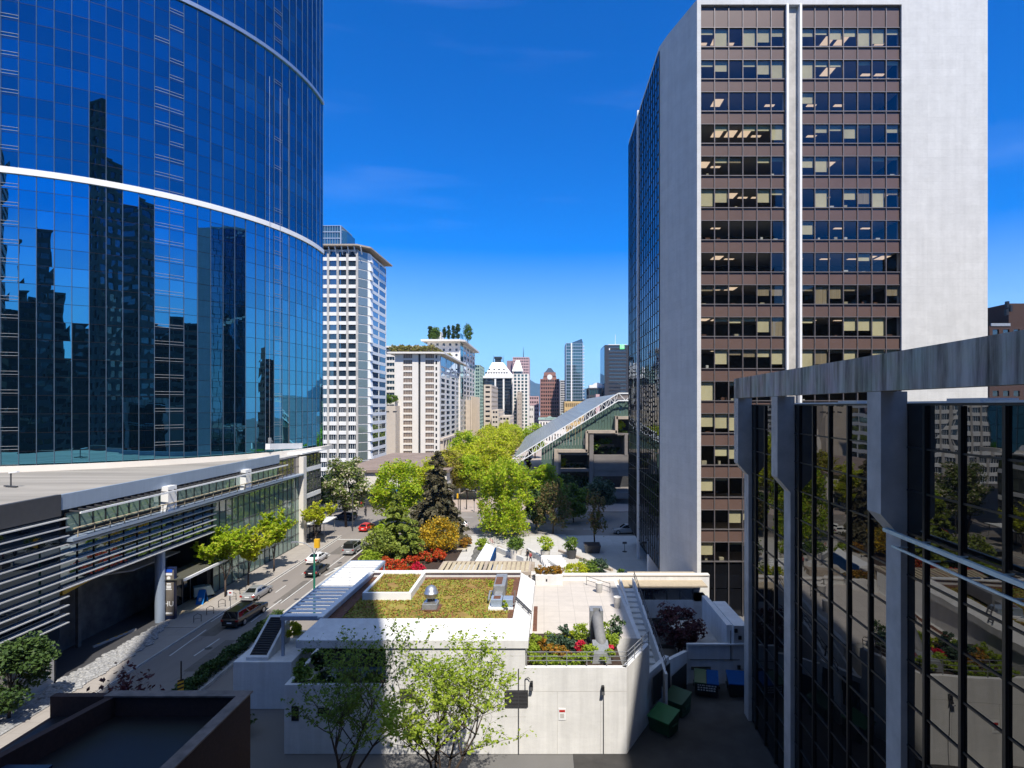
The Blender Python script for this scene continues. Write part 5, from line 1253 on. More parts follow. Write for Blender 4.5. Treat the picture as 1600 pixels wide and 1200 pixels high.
for i in range(NT):
    f0, f1 = i/NT, (i+1)/NT; b.bar(rp(f0,Y0-.3,1),rp(f0,Y0-.3,-.75),.10); b.bar(rp(f0,Y0-.3,-.75) if i % 2 else rp(f0,Y0-.3,1), rp(f1,Y0-.3,1) if i % 2 else rp(f1,Y0-.3,-.75), .10)
e = rp(1,Y0-.3,1); b.bar(e,(e[0]+14,Y0-.3,e[2]),.3).bar((e[0],Y0-.3,e[2]-1.75),(e[0]+14,Y0-.3,e[2]-1.75),.3)
for i in range(8): b.bar((e[0]+i*1.75,Y0-.3,e[2]-1.75 if i%2 else e[2]),(e[0]+(i+1)*1.75,Y0-.3,e[2] if i%2 else e[2]-1.75),.14)
b.build('edge_truss', M['steelwhite'], ct)
MB().box(e[0]+.1,e[0]+14,Y0,Y1,e[2]-.3,e[2]).build('flat_roof', M['aluroof'], ct)
def cq(px,py,Y=141): return P(px,py,Y)
def cbox(b, px0, px1, py0, py1, ya, yb, mi=0): b.box(PX(px0,ya),PX(px1,ya),ya,yb,PZ(py1,ya),PZ(py0,ya),mi)
steps = [(846,872,746),(872,917,704),(917,963,674),(963,1000,652)]
g = MB()
for (a_,c_,pyb) in steps:
    n = max(3,int((c_-a_)/4.2))
    for i in range(n):
        u0, u1 = a_+(c_-a_)*i/n, a_+(c_-a_)*(i+1)/n
        tpy = lambda u: max(622, 724-(u-800)*.62)+4.5
        for k in range(2):
            m0, m1 = (tpy(u0)+(pyb-tpy(u0))*k/2, tpy(u1)+(pyb-tpy(u1))*k/2); n0, n1 = (tpy(u0)+(pyb-tpy(u0))*(k+1)/2, tpy(u1)+(pyb-tpy(u1))*(k+1)/2)
            yy = 141+R.uniform(-.05,.05); g.add([cq(u0+.15,n0,yy),cq(u1-.15,n1,yy+R.uniform(-.2,.2)),cq(u1-.15,m1,yy),cq(u0+.15,m0,yy+R.uniform(-.2,.2))],[(0,1,2,3)])
g.build('green_glazing', M['glasscourt'], ct)
b = MB()
for (a_,c_,pyb) in steps[1:]: cbox(b,a_,c_+1,pyb-1.5,pyb+3,139.2,152)
for (x_,t_,l_) in ((915,674,706),(961.5,650,678)): cbox(b,x_,x_+4,t_,l_,139.2,143)
cbox(b,866,872.5,702,744,139.4,144); b.build('terrace_edge', M['tanconc'], ct)
b = MB(); cbox(b,871,876,707.5,790,139.5,146); cbox(b,921,927.5,678,790,139.4,147); cbox(b,976,981,678,712,139.5,147)
cbox(b,928,1000,711,744,139.6,141); cbox(b,876,921,733,737,139.6,150); cbox(b,928,1000,677,680,139.8,150); cbox(b,876,921,707.6,711,139.8,150); cbox(b,872,1000,770,779,139.7,150); cbox(b,928,1000,734.6,735.4,139.5,139.6)
b.build('concrete_frame', mat('brown_grey_concrete',(.20,.18,.165),.9,var=.12,scale=.4), ct)
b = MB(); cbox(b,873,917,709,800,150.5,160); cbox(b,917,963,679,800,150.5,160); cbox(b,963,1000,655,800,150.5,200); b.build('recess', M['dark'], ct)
b = MB(); cbox(b,884,912,724,728,147,149); cbox(b,934,960,695,699,147,149); b.build('inner_ledge', M['cream'], ct)
MB().box(PX(875,160),PX(1000,160),160.1,236,0,PZ(725,160)).build('rear_block', M['tanconc'], ct)
for i,(px,py,w,h,lv,l_) in enumerate(((898,735,8,2.6,'deep','dark hanging hedge on the lower courthouse terrace'),(951,707,9,2.2,'deep','dark hedge on the upper courthouse terrace'),(968,668,3.4,2.4,'bright','sunlit shrub on the top courthouse terrace'),(974,680,4,2,'mid','green shrub under the top courthouse terrace'),(930,701,2.2,3.2,'mid','climbing plant by the upper courthouse column'),(879,726,2,4.5,'bright','bright climber on the left courthouse column'),(905,757,8,3,'deep','trailing dark plants below the lower terrace'),(946,690,4,1.6,'mid','plants in the framed upper courthouse opening'))):
    shrub('terrace_plant', l_, (PX(px,142),143.5 if i < 2 else 142.2,PZ(py,142)-.6), w, h, lv, .3, 900, 'planting on the courthouse terraces', 150+i, d=3)
# ------------------------------------------------------------------ trees and planting
def tpx(px, Y): return PX(px, Y)
def tz(py, Y): return PZ(py, Y)
def ptree(name, label, px, pyt, hw, Y, lv, z0=.1, **k):
    h = PZ(pyt, Y)-z0; return tree(name, label, (PX(px,Y),Y,z0), h, hw/F*Y, lv, **k)
ptree('chestnut_tree','white-flowering chestnut tree at the corner by the glass podium',541,709,40,114,'chest',n=9000,leaf=.36,seed=1,base=.2,nclump=60,clump=.3)
ptree('chestnut_tree','darker chestnut tree tucked behind the end of the glass podium',516,735,22,128,'deep',n=3500,leaf=.4,seed=2,base=.15)
ptree('street_tree','light green tree left of the dark fir',622,716,47,112,'bright',n=10000,leaf=.34,seed=3,base=.1,nclump=60,clump=.28)
ptree('street_tree','pale green tree behind the dark fir top',668,715,30,132,'yg',n=5000,leaf=.4,seed=33,base=.15,nclump=44,clump=.3)
ptree('fir_tree','dark brown-green fir in the middle of the picture',683,701,47,106,'fir',n=14000,leaf=.55,seed=4,kind='cone',base=.06)
ptree('cedar_tree','green drooping cedar in front of the dark fir',620,766,40,92,'cedar',n=12000,leaf=.42,seed=5,kind='cone',base=.02)
ptree('cedar_tree','smaller cedar leaning over the red azalea bed',644,806,28,89,'cedar',n=5000,leaf=.38,seed=6,kind='cone',base=.02)
ptree('street_tree','bright green rounded tree standing alone by the crossing street',790,720,41,106,'bright',n=15000,leaf=.3,seed=7,kind='vase',base=.1,nclump=120,clump=.27)
ptree('street_tree','tall green tree in the shade left of the courthouse terraces',848,719,33,122,'bright',n=8000,leaf=.4,seed=8,base=.08,nclump=50,clump=.3)
ptree('street_tree','bronze young-leaved tree on the shaded pavement',864,752,30,108,'bronze',n=3800,leaf=.28,seed=9,kind='vase',base=.22,nclump=60,clump=.22)
ptree('street_tree','green tree between the bronze trees by the courthouse',896,756,26,118,'mid',n=4500,leaf=.36,seed=10,base=.15)
ptree('street_tree','blue-green bushy tree by the courthouse wall',938,746,26,122,'blueg',n=5000,leaf=.36,seed=11,base=.25,nclump=40)
ptree('street_tree','bare bronze tree in a dark planter on the shaded plaza',929,768,19,96,'bronze',n=1500,leaf=.24,seed=12,kind='vase',base=.3,nclump=40,clump=.22,z0=.9)
ptree('street_tree','deep green tree filling the gap below the left courthouse terrace',880,735,22,130,'deep',n=4500,leaf=.4,seed=13,base=.1)
ptree('street_tree','dark leafy tree in the shade beside the bright green tree',838,765,22,112,'deep',n=4000,leaf=.36,seed=14,base=.1)
# boulevard rows, receding between hotel and courthouse
LV['gold2'] = leafmat('olive_gold_leaves', (.30,.29,.025), (.50,.50,.05), (.34,.26,.08), .3, .5)
LB = 'yellow-green spring tree in the long double row between the hotel and the sloped glass roof'
proto = [tree('boulevard_tree', LB, (0,-500,0), 14.5, 5.6, lv, leaf=.42, n=6500, seed=200+i, base=.14, nclump=60, clump=.3, group='trees in the boulevard rows') for i, lv in enumerate(('yg','yg','bright','gold2'))]
spots = []
for r_, (xa, xb) in enumerate(((-23.5,-29),(-18.5,-23),(-13.5,-18))):
    for k in range(13):
        Y = 143+k*16+r_*5; spots.append((xa+(xb-xa)*k/13+R.uniform(-1.5,1.5), Y+R.uniform(-3,3)))
used = set()
for i,(x,y) in enumerate(spots):
    if y > 138 and y < 250: x = min(x, -13)
    q = R.choice((0,1,0,1,2,3) if y < 260 else (0,1,1,2)); s_ = R.uniform(.82,1.08)
    o = proto[q] if q not in used else copy_tree(proto[q]); used.add(q)
    place(o, (x,y,.1), R.random()*6.28, scale=(s_,s_,s_*R.uniform(.92,1.1)))
ptree('boulevard_tree','bright round tree at the far end of the boulevard near the gallery',836,655,20,262,'bright',n=3500,leaf=.6,seed=230,base=.1,nclump=40)
ptree('boulevard_tree','dark red-brown tree beside the top edge of the sloped glass roof',826,690,7,205,'maple',n=1500,leaf=.5,seed=231,base=.1)
# street trees on the left pavement
for i,(px,pyt,Y,X,sp,lv,l_,nl) in enumerate(((352,836,72,-39.6,.8,'bright','leafy young street tree nearest the silver sedan',5200),(388,848,76.5,-39.4,.75,'yg','thin bronze-tinged street tree beside the silver sedan',3000),(428,818,83,-39.8,.8,'bright','bright young street tree in front of the tall podium glass',5200),(493,800,99,-40.2,.75,'yg','sparse yellow street tree by the white podium pier',3200))):
    h = PZ(pyt,Y)*.9; branch_tree('street_tree', l_, (PX(px,Y) if i != 9 else X,Y,.12), h, sp*1.4, lv, .24, int(nl*1.5), seed=300+i, stems=3, r0=.1, start=.28)
# foreground trees
branch_tree('young_tree','sunlit open young tree in the centre foreground against the white wall',(-5.6,31,0),8.5,1.1,'box',.11,8600,seed=411,stems=5,r0=.12,lean=(.02,.1),start=.3).scale = (1.25,1.1,1)
branch_tree('young_tree','shaded open young tree left of centre in the foreground',(-11,31.5,0),8.4,1.1,'mid',.115,5200,seed=412,stems=5,r0=.12,start=.35,lean=(.06,0))
ptree('corner_tree','dark leafy tree at the lower left edge before the concrete base wall',14,990,66,44,'deep',n=7000,leaf=.2,seed=413,base=.1,nclump=50,clump=.28)
branch_tree('purple_tree','purple-leaved small tree behind the low dark brick roof',(-26.4,37,0),4.9,.8,'maple',.2,1500,seed=414,stems=3,r0=.08)
# bushes and flowers around the pavilion
for i,(px,pyb,w,h,lv,l_,z) in enumerate(((592,872,5.2,5.6,'cedar','large soft green bush left of the cedar',0),(580,880,3.6,2.6,'box','low bright bush behind the white pergola',0),(604,846,4.5,4.2,'bright','pale green bush under the light green tree',0))):
    Y = F*24/(pyb+6-CY); shrub('bush', l_, (PX(px,Y),Y,.1), w, h, lv, .24, 2600, seed=500+i)
Yg = 93.5; shrub('rhododendron','huge golden-yellow rhododendron bush in front of the dark fir',(PX(686,Yg),Yg,.3),6.9,5.6,'gold',.26,5200,seed=510,cat='bush')
for i,(px,py,w,h,lv,l_) in enumerate(((670,866,7.4,1.7,'redfl','long red and orange azalea bed below the golden bush'),(645,872,2.2,1.5,'redfl','small red azalea clump left of the long azalea bed'),(612,884,5.0,1.9,'redfl','red azalea mound behind the pergola corner'),(634,886,4.4,1.4,'redfl','red azalea mound under the leaning cedar'),(599,874,1.5,1.6,'redfl','small orange-red azalea at the left end'),(653,887,1.9,1.7,'magenta','crimson round azalea beside the pavilion roof'),(640,890,1.6,.9,'mid','low green tuft between red and crimson azaleas'),(727,846,2.4,1.6,'orange','orange hedge piece right of the golden bush'))):
    Y = F*(24-.6)/(py+4-CY); shrub('azalea' if lv in ('redfl','magenta') else 'shrub', l_, (PX(px,Y),Y,.12), w, h, lv, .17, int(900*w), seed=520+i)
for i,(px,py,w,h,lv,l_) in enumerate(((752,853,2.0,2.4,'box','round clipped green bush beside the white canopy'),(806,852,2.4,2.6,'blueg','blue-green shrub at the foot of the bright green tree'),(900,893,4.2,2.2,'yg','feathery light green shrub behind the deck parapet'),(917,890,3.2,2.6,'mid','mid-green shrub behind the deck parapet'),(936,886,2.6,2.2,'blueg','white-tipped shrub at the right end behind the deck parapet'))):
    Y = F*(24-.6)/(py+4-CY); shrub('bush', l_, (PX(px,Y),Y,.12), w, h, lv, .2, 1500, seed=540+i)
# planter pots on the plaza
def pot(label, px, py, r, h, lv, ph, mt, seed):
    x, y = G(px, py, .12); t = thing('planter_pot', (x,y,.12), label, 'planter', 'planter pots on the pale plaza')
    MB().lathe([(r*.8,0),(r,h*.9),(r*1.05,h),(r*.9,h)], (x,y,.12), 14).build('pot', mt, t)
    s = shrub('foliage', None, (0,0,h*.9), r*3.2, ph, lv, .2, 800, seed=seed); s.parent = t; 
    for k in ('category','label'):
        if k in s: del s[k]
pot('pale square-sided pot with a leafy shrub beside the bright tree', 806,873,.95,1.5,'mid',2.2,M['cream'],601)
pot('grey pot with a bright leafy shrub on the shade edge', 852,877,.75,1.7,'bright',2.6,M['conc'],602)
pot('dark pot with a spreading shrub in the blue shade', 893,872,.8,1.3,'mid',2.4,M['darkgrey'],603)
for i,(px,py,l_) in enumerate(((925,862,'large dark square planter under the bare bronze tree'),)):
    x, y = G(px,py,.12); t = thing('square_planter',(x,y,.12),l_,'planter'); MB().hexa([(x-1.1,y-1.1,.12),(x+1.1,y-1.1,.12),(x+1.1,y+1.1,.12),(x-1.1,y+1.1,.12)],[(x-1.35,y-1.35,1.4),(x+1.35,y-1.35,1.4),(x+1.35,y+1.35,1.4),(x-1.35,y+1.35,1.4)]).build('box', M['darkgrey'], t); MB().box(x-1.2,x+1.2,y-1.2,y+1.2,1.38,1.42).build('soil', M['soil'], t)
x, y = G(812,890,.12); t = thing('bench_planter',(x,y,.12),'pale tan block planter behind the tan pergola','planter'); MB().box(x-2.2,x+2.2,y-.7,y+.7,.12,1.1).build('box', M['tanconc'], t, bevel=.04)
# hedge between road and ramp
hd = thing('hedge', (-29.5,55,0), 'long dark clipped hedge strip between the street and the side lane', 'hedge')
MB().box(-30.1,-28.6,43,64,-.02,.3).build('kerb_bed', M['conc'], hd)
rng = np.random.default_rng(77); pts = np.stack([rng.uniform(-29.9,-28.8,9000), rng.uniform(43.2,63.8,9000), .3+rng.random(9000)**.6*1.0],axis=1); pts[:,2] += .12*np.sin(pts[:,1]*1.9)
me = leaf_mesh('foliage', pts-np.array([-29.5,55,0]), .16, LV['deep'], rng); o = bpy.data.objects.new('foliage', me); COL.objects.link(o); o.parent = hd
for i,(x,y,z,w,h,lv,l_) in enumerate(((-21.4,49.2,4.0,1.3,1.8,'yg','pale shrub at the pergola corner above the wedge intake'),(-19.4,47.5,2.0,1.9,2.6,'mid','green shrub between the wedge intake and the roof overhang'),(-19.2,50,2.0,1.6,2.6,'deep','dark shrub deeper under the pergola'),(-25.6,42.6,0,2.4,1.3,'box','bright low shrub beside the hazard sign'),(-17.2,41,4.2,1.5,1.5,'mid','shrub at the left corner of the covered terrace'),(-15.6,40.6,4.2,1.5,1.1,'deep','dark shrub second along the covered terrace'),(-13.9,40.6,4.2,1.6,1.2,'mid','shrub in the middle of the covered terrace'),(-12.1,40.7,4.2,1.5,1.0,'mid','shrub at the right end of the covered terrace'),(-16.8,43,4.1,1.1,1.9,'deep','dark plant by the terrace glazing'),(-11.6,43.2,4.1,1.4,2.2,'deep','tall plant at the right of the terrace glazing'),(-22.5,41.6,0,3.0,2.2,'deep','dark shrubs at the foot of the wedge intake'))):
    shrub('shrub', l_, (x,y,z), w, h, lv, .15, 1100, 'shrubs along the pavilion street side', 620+i)
# plaza pieces
cp = thing('ramp_canopy', (-10,86,0), 'white sloping ramp canopy with a blue side on the pale plaza', 'canopy')
p0, p1, p2, p3 = [Vector((*G(px,py,1.6),1.6)) for px,py in ((742,877),(765,877),(773,856),(760,848))]
MB().hexa([p0-Vector((0,0,.3)),p1-Vector((0,0,.3)),p2-Vector((0,0,.3)),p3-Vector((0,0,.3))],[p0,p1,p2,p3]).build('roof_panel', M['white'], cp)
MB().hexa([p1+Vector((.02,0,-1.5)),p1+Vector((.25,0,-1.5)),p2+Vector((.25,0,-1.5)),p2+Vector((.02,0,-1.5))],[p1+Vector((.02,0,.05)),p1+Vector((.25,0,.05)),p2+Vector((.25,0,.05)),p2+Vector((.02,0,.05))]).build('blue_side', M['blue'], cp)
rs2 = thing('rock_garden',(0,0,0),'strip of dark boulders beside the white ramp canopy','rocks'); b = MB()
rs2.location = (*G(744,868,.12),.12)
for i in range(26):
    x, y = G(739+R.random()*9+(i/26)*4, 878-i*.85, .12); r = R.uniform(.3,.6); b.lathe([(r*.6,0),(r,r*.4),(r*.55,r*.9)],(x,y,.1),7)
b.build('boulders', M['darkconc'], rs2)
pw2 = thing('plaza_wall', (*G(850,882,.1),.1), 'low diagonal white wall with steps on the pale plaza behind the deck', 'wall')
b = MB()
def lowwall(b, a, c, h=.9, t=.5): 
    a, c = G(*a,.12), G(*c,.12); wallseg(b, a, c, .1, h, h, t)
lowwall(b,(775,862),(818,880)); lowwall(b,(822,864),(870,893)); b.build('wall', M['panelwhite'], pw2); b = MB()
for i in range(6): x, y = G(862+i*2.5, 880+i*2.2, .1); b.box(x-1.6,x+1.6,y-.2,y+.4,.1,1.2-i*.17)
b.build('steps', M['white'], pw2)
structure('planting_ground', MB().box(-29.9,-13.5,84,105,.1,.17), M['soil'])
structure('plaza_stripe', MB().add([(*G(880,862,.12),.128),(*G(884,862,.12),.128),(*G(952,890,.12),.128),(*G(944,890,.12),.128)],[(0,1,2,3)]), M['conc'])

# ------------------------------------------------------------------ vehicles
def carpaint(name, c, metal=.3):
    m, nt, b = nodes(name); b.inputs['Base Color'].default_value = c4(c); b.inputs['Roughness'].default_value = .3; b.inputs['Metallic'].default_value = metal
    b.inputs['Coat Weight'].default_value = .6; b.inputs['Coat Roughness'].default_value = .08; return m
CP = dict(silver=carpaint('silver_car_paint',(.42,.43,.44),.5), white=carpaint('white_car_paint',(.72,.72,.72),0), black=carpaint('black_car_paint',(.008,.008,.009),0), red=carpaint('red_car_paint',(.5,.015,.01),0),
 dark=carpaint('dark_grey_car_paint',(.02,.022,.025),.2), mint=carpaint('mint_van_paint',(.42,.55,.5),0), navy=carpaint('navy_car_paint',(.012,.016,.04),0))
M['carglass'] = glass('car_glass', (.008,.01,.012), (.5,.55,.6), .08, .25); M['headlamp'] = glass('headlamp_glass', (.4,.4,.4), (.8,.8,.8), .3, .8); M['taillamp'] = mat('tail_lamp', (.30,.012,.01), .3, var=.02)
def car(name, label, kind, paint, W=1.84, L=4.7, cat='car'):
    """side stations (y, top of lower body, roof top or None); the cabin is lofted on the body"""
    t = thing(name, (0,0,0), label, cat)
    if kind == 'sedan': low = [(-2.35,.62,.86),(-2.2,.45,.98),(-1.5,.3,1.02),(-.4,.22,.96),(.9,.22,.94),(1.6,.24,.86),(2.15,.3,.74),(2.35,.42,.60)]; cab = [(-1.75,1.0,.62),(-.95,1.42,.56),(.1,1.45,.57),(1.15,.93,.66)]
    elif kind == 'suv': low = [(-2.5,.55,.98),(-2.4,.4,1.12),(-1.6,.3,1.15),(0,.28,1.12),(1.0,.28,1.10),(1.8,.3,1.05),(2.4,.35,.95),(2.5,.45,.8)]; cab = [(-2.42,1.12,.78),(-2.15,1.78,.66),(.1,1.82,.67),(1.2,1.1,.78)]
    elif kind == 'pickup': low = [(-2.8,.6,1.0),(-2.75,.5,1.15),(-1.6,.42,1.17),(0,.38,1.15),(1.2,.38,1.14),(2.1,.42,1.1),(2.7,.45,1.0),(2.8,.55,.85)]; cab = [(-2.72,1.15,.80),(-2.55,1.80,.70),(-.75,1.86,.70),(-.7,1.86,.70),(.55,1.84,.66),(1.35,1.14,.78)]
    elif kind == 'hatch': low = [(-2.0,.55,.9),(-1.9,.4,1.0),(-1.2,.28,1.0),(0,.22,.96),(.9,.22,.94),(1.5,.25,.86),(1.9,.32,.76),(2.05,.42,.62)]; cab = [(-1.95,1.0,.66),(-1.45,1.46,.58),(.1,1.5,.58),(1.1,.93,.66)]
    sc = L/(low[-1][0]-low[0][0]); hw = W/2; b = MB(); n = len(low)
    for i,(y,z0,z1) in enumerate(low):
        k = hw*(.86 if i in (0,n-1) else (.96 if i in (1,n-2) else 1)); y *= sc; zm = z0+(z1-z0)*.5
        for x,z in ((-k*.9,z0),(-k,zm),(-k*.97,z1-.06),(-k*.86,z1),(k*.86,z1),(k*.97,z1-.06),(k,zm),(k*.9,z0)): b.v.append((x,y,z))
    for i in range(n-1):
        for j in range(8): b.f.append((i*8+j,i*8+(j+1)%8,(i+1)*8+(j+1)%8,(i+1)*8+j)[::-1]); b.m.append(0)
    b.f.append(tuple(range(8))[::-1][::-1]); b.m.append(0); b.f.append(tuple((n-1)*8+j for j in range(8))[::-1]); b.m.append(0)
    c = cab; s = len(b.v)
    base_z = low[3][2]-.03
    def ring(i):
        y, z, wf = c[i]; y *= sc; k = hw*.90 if z < 1.2 else hw*wf*1.15
        return y, z, min(k, hw*.9)
    m = len(c)
    for i in range(m):
        y, z, k = ring(i); kb = hw*.9
        b.v += [(-kb,y,base_z),(-k,y,z-.04 if z > 1.2 else z),(-k*.86,y,z),(k*.86,y,z),(k,y,z-.04 if z > 1.2 else z),(kb,y,base_z)]
    for i in range(m-1):
        for j in range(5): b.f.append((s+i*6+j,s+i*6+j+1,s+(i+1)*6+j+1,s+(i+1)*6+j)[::-1]); b.m.append(0)
    b.f.append(tuple(s+j for j in range(6))); b.m.append(0); b.f.append(tuple(s+(m-1)*6+j for j in range(6))[::-1]); b.m.append(0)
    b.build('body', CP[paint], t, smooth=False, bevel=.03)
    def lerp3(p, q, f): return tuple(p[i]+(q[i]-p[i])*f for i in range(3))
    def pane(nm, i, j, sgn):
        (y0,z0,k0),(y1,z1,k1) = ring(i), ring(j)
        a, b_, c_, d = (-k0*.8,y0,z0),(k0*.8,y0,z0),(k1*.8,y1,z1),(-k1*.8,y1,z1)
        nrm = (Vector(b_)-Vector(a)).cross(Vector(d)-Vector(a)).normalized(); nrm = nrm if nrm.z > 0 else -nrm
        MB().add([Vector(lerp3(lerp3(a,d,.1),lerp3(b_,c_,.1),.03))+nrm*.02, Vector(lerp3(lerp3(a,d,.1),lerp3(b_,c_,.1),.97))+nrm*.02, Vector(lerp3(lerp3(a,d,.9),lerp3(b_,c_,.9),.97))+nrm*.02, Vector(lerp3(lerp3(a,d,.9),lerp3(b_,c_,.9),.03))+nrm*.02],[(0,1,2,3)]).build(nm, M['carglass'], t)
    pane('windscreen', m-2, m-1, 1); pane('rear_window', 0, 1, -1)
    for sx in (-1,1):
        (ya,za,ka),(yb,zb,kb) = ring(1), ring(m-2); yA, yB = ring(0)[0], ring(m-1)[0]; kk = hw*.9
        for k_ in range(2):
            f0, f1 = (.0,.48) if k_ == 0 else (.53,1.0); g = MB()
            def sp(f, top):
                yb_ = yA+.22+(yB-yA-.5)*f; yt_ = ya+.05+(yb-ya-.1)*f; zt_ = min(za,zb)-.1
                return (sx*(ka+.025),yt_,zt_) if top else (sx*(kk+.02),yb_,base_z+.08)
            g.add([sp(f0,0),sp(f1,0),sp(f1,1),sp(f0,1)],[(0,1,2,3) if sx > 0 else (3,2,1,0)]); g.build('side_window', M['carglass'], t)
    ends = (low[0][0]*sc, low[-1][0]*sc); zl = low[1][2]-.2
    for sx in (-1,1):
        MB().box(sx*hw*.80-.14,sx*hw*.80+.14,ends[0]-.02,ends[0]+.25,zl-.1,zl+.1).build('tail_light', M['taillamp'], t)
        MB().box(sx*hw*.74-.2,sx*hw*.74+.16,ends[1]-.22,ends[1]-.02,low[-2][2]-.2,low[-2][2]-.04).build('headlight', M['headlamp'], t)
        MB().box(sx*(hw+.02)-.1,sx*(hw+.02)+.1,ring(m-1)[0]-.35,ring(m-1)[0]-.2,base_z+.05,base_z+.2).build('mirror', CP[paint], t)
    MB().box(-.26,.26,ends[0]-.03,ends[0]+.05,.62,.75).build('number_plate', M['white'], t)
    MB().box(-hw*.8,hw*.8,ends[0]-.05,ends[0]+.2,.36,.56).build('rear_bumper', M['galv'] if kind == 'pickup' else CP[paint], t)
    for y in (low[1][0]*sc*.62, low[-2][0]*sc*.66):
        for sx in (-1,1):
            r = .33 if kind in ('sedan','hatch') else .4; x = sx*(hw-.11)
            w = MB().tube([(x-.11,y,r),(x+.11,y,r)], r, 18).build('wheel', M['rubber'], t); MB().tube([(x+sx*.10,y,r),(x+sx*.125,y,r)], r*.62, 14).build('rim', M['metal'], w)
    return t
HD = 0.0
def setcar(t, px, py, rz=0, dy=0): x, y = G(px, py); place(t, (x, y+dy, .0), rz); return t
v = car('pickup_truck','silver pickup truck with a dark canopy driving away','pickup','silver',1.95,5.5,'pickup truck'); setcar(v,548,866,-.03,1.6)
MB().hexa([(-.84,-2.7,1.12),(.84,-2.7,1.12),(.84,-.75,1.12),(-.84,-.75,1.12)],[(-.76,-2.5,1.93),(.76,-2.5,1.93),(.76,-.75,1.97),(-.76,-.75,1.97)]).build('canopy', CP['black'], None).parent = v
v = car('sedan','white sedan ahead of the black sedan on the street','sedan','white'); setcar(v,491,880,-.02,1.2)
v = car('sedan','black sedan driving away behind the white sedan','sedan','black',1.88,4.9); setcar(v,489,901,-.02,1.6)
v = car('sedan','silver-grey sedan parked at the left kerb','sedan','silver',1.84,4.8); setcar(v,393,938,-.03,1.4)
v = car('limousine','long black SUV in the shade with a glowing red tail light','suv','black',2.0,6.2,'suv'); setcar(v,373,975,-.06,1.5)
v = car('hatchback','red car with yellow doors half behind the green bush','hatch','red',1.82,4.3); setcar(v,571,830,-.1,1.0)
for sx in (-1,1): MB().box(sx*.915-.012,sx*.915+.012,-.5,1.0,.4,.85).build('door', M['yellow'], None).parent = v
v = car('minivan','dark navy van in the shade under the chestnut tree','suv','navy',1.9,4.8,'van'); setcar(v,535,815,1.2,2)
v = car('minivan','silver minivan on the shaded crossing street at the tower corner','suv','silver',1.86,4.8,'minivan'); place(v,(PX(978,108),108.3,0),math.pi/2)
v = car('parked_car','white car glimpsed behind the golden bush on the crossing street','hatch','white',1.8,4.2); place(v,(PX(714,113),113,0),math.pi/2)
v = car('parked_car','silver car under the bright green tree on the crossing street','hatch','silver',1.8,4.2); place(v,(PX(768,111),111.5,0),-math.pi/2)
# tiny pale three-wheeled van and blue board at the hotel entrance
x, y = G(318,934,.14); t = thing('three_wheeled_van',(0,0,0),'small pale green three-wheeled van by the entrance glass','van')
MB().hexa([(-.55,-1.1,.35),(.55,-1.1,.35),(.55,.2,.35),(-.55,.2,.35)],[(-.55,-1.1,1.55),(.55,-1.1,1.55),(.55,.2,1.55),(-.55,.2,1.55)]).build('cargo_box', CP['mint'], t, bevel=.05)
MB().hexa([(-.5,.22,.3),(.5,.22,.3),(.28,1.2,.3),(-.28,1.2,.3)],[(-.46,.22,1.5),(.46,.22,1.5),(.3,.75,1.5),(-.3,.75,1.5)]).build('cab', CP['mint'], t, bevel=.05)
MB().add([(-.36,.84,1.4),(.36,.84,1.4),(.42,1.02,.98),(-.42,1.02,.98)],[(0,1,2,3)]).build('windscreen', M['carglass'], t)
for p_ in ((-.5,-.7),(.5,-.7),(0,1.0)): MB().tube([(p_[0]-.06,p_[1],.24),(p_[0]+.06,p_[1],.24)],.24,12).build('wheel', M['rubber'], t)
place(t,(x,y,.14),-.9)
x, y = G(315,943,.14); t = thing('sandwich_board',(x,y,.14),'bright blue sandwich board leaning on the pavement by the pale van','sign board')
MB().hexa([(x-.45,y-.5,.15),(x+.45,y-.5,.15),(x+.45,y-.42,.15),(x-.45,y-.42,.15)],[(x-.4,y+.1,1.75),(x+.4,y+.1,1.75),(x+.4,y+.18,1.75),(x-.4,y+.18,1.75)]).build('front_panel', mat('bright_blue_board',(.01,.2,.6),.5,var=.05), t)
MB().hexa([(x-.45,y+.6,.15),(x+.45,y+.6,.15),(x+.45,y+.68,.15),(x-.45,y+.68,.15)],[(x-.4,y+.2,1.75),(x+.4,y+.2,1.75),(x+.4,y+.26,1.75),(x-.4,y+.26,1.75)]).build('back_panel', M['blue'], t)
MB().add([(x-.16,y-.38,.55),(x+.16,y-.38,.55),(x+.16,y-.25,.9),(x-.16,y-.25,.9)],[(0,1,2,3)]).build('white_mark', M['white'], t)

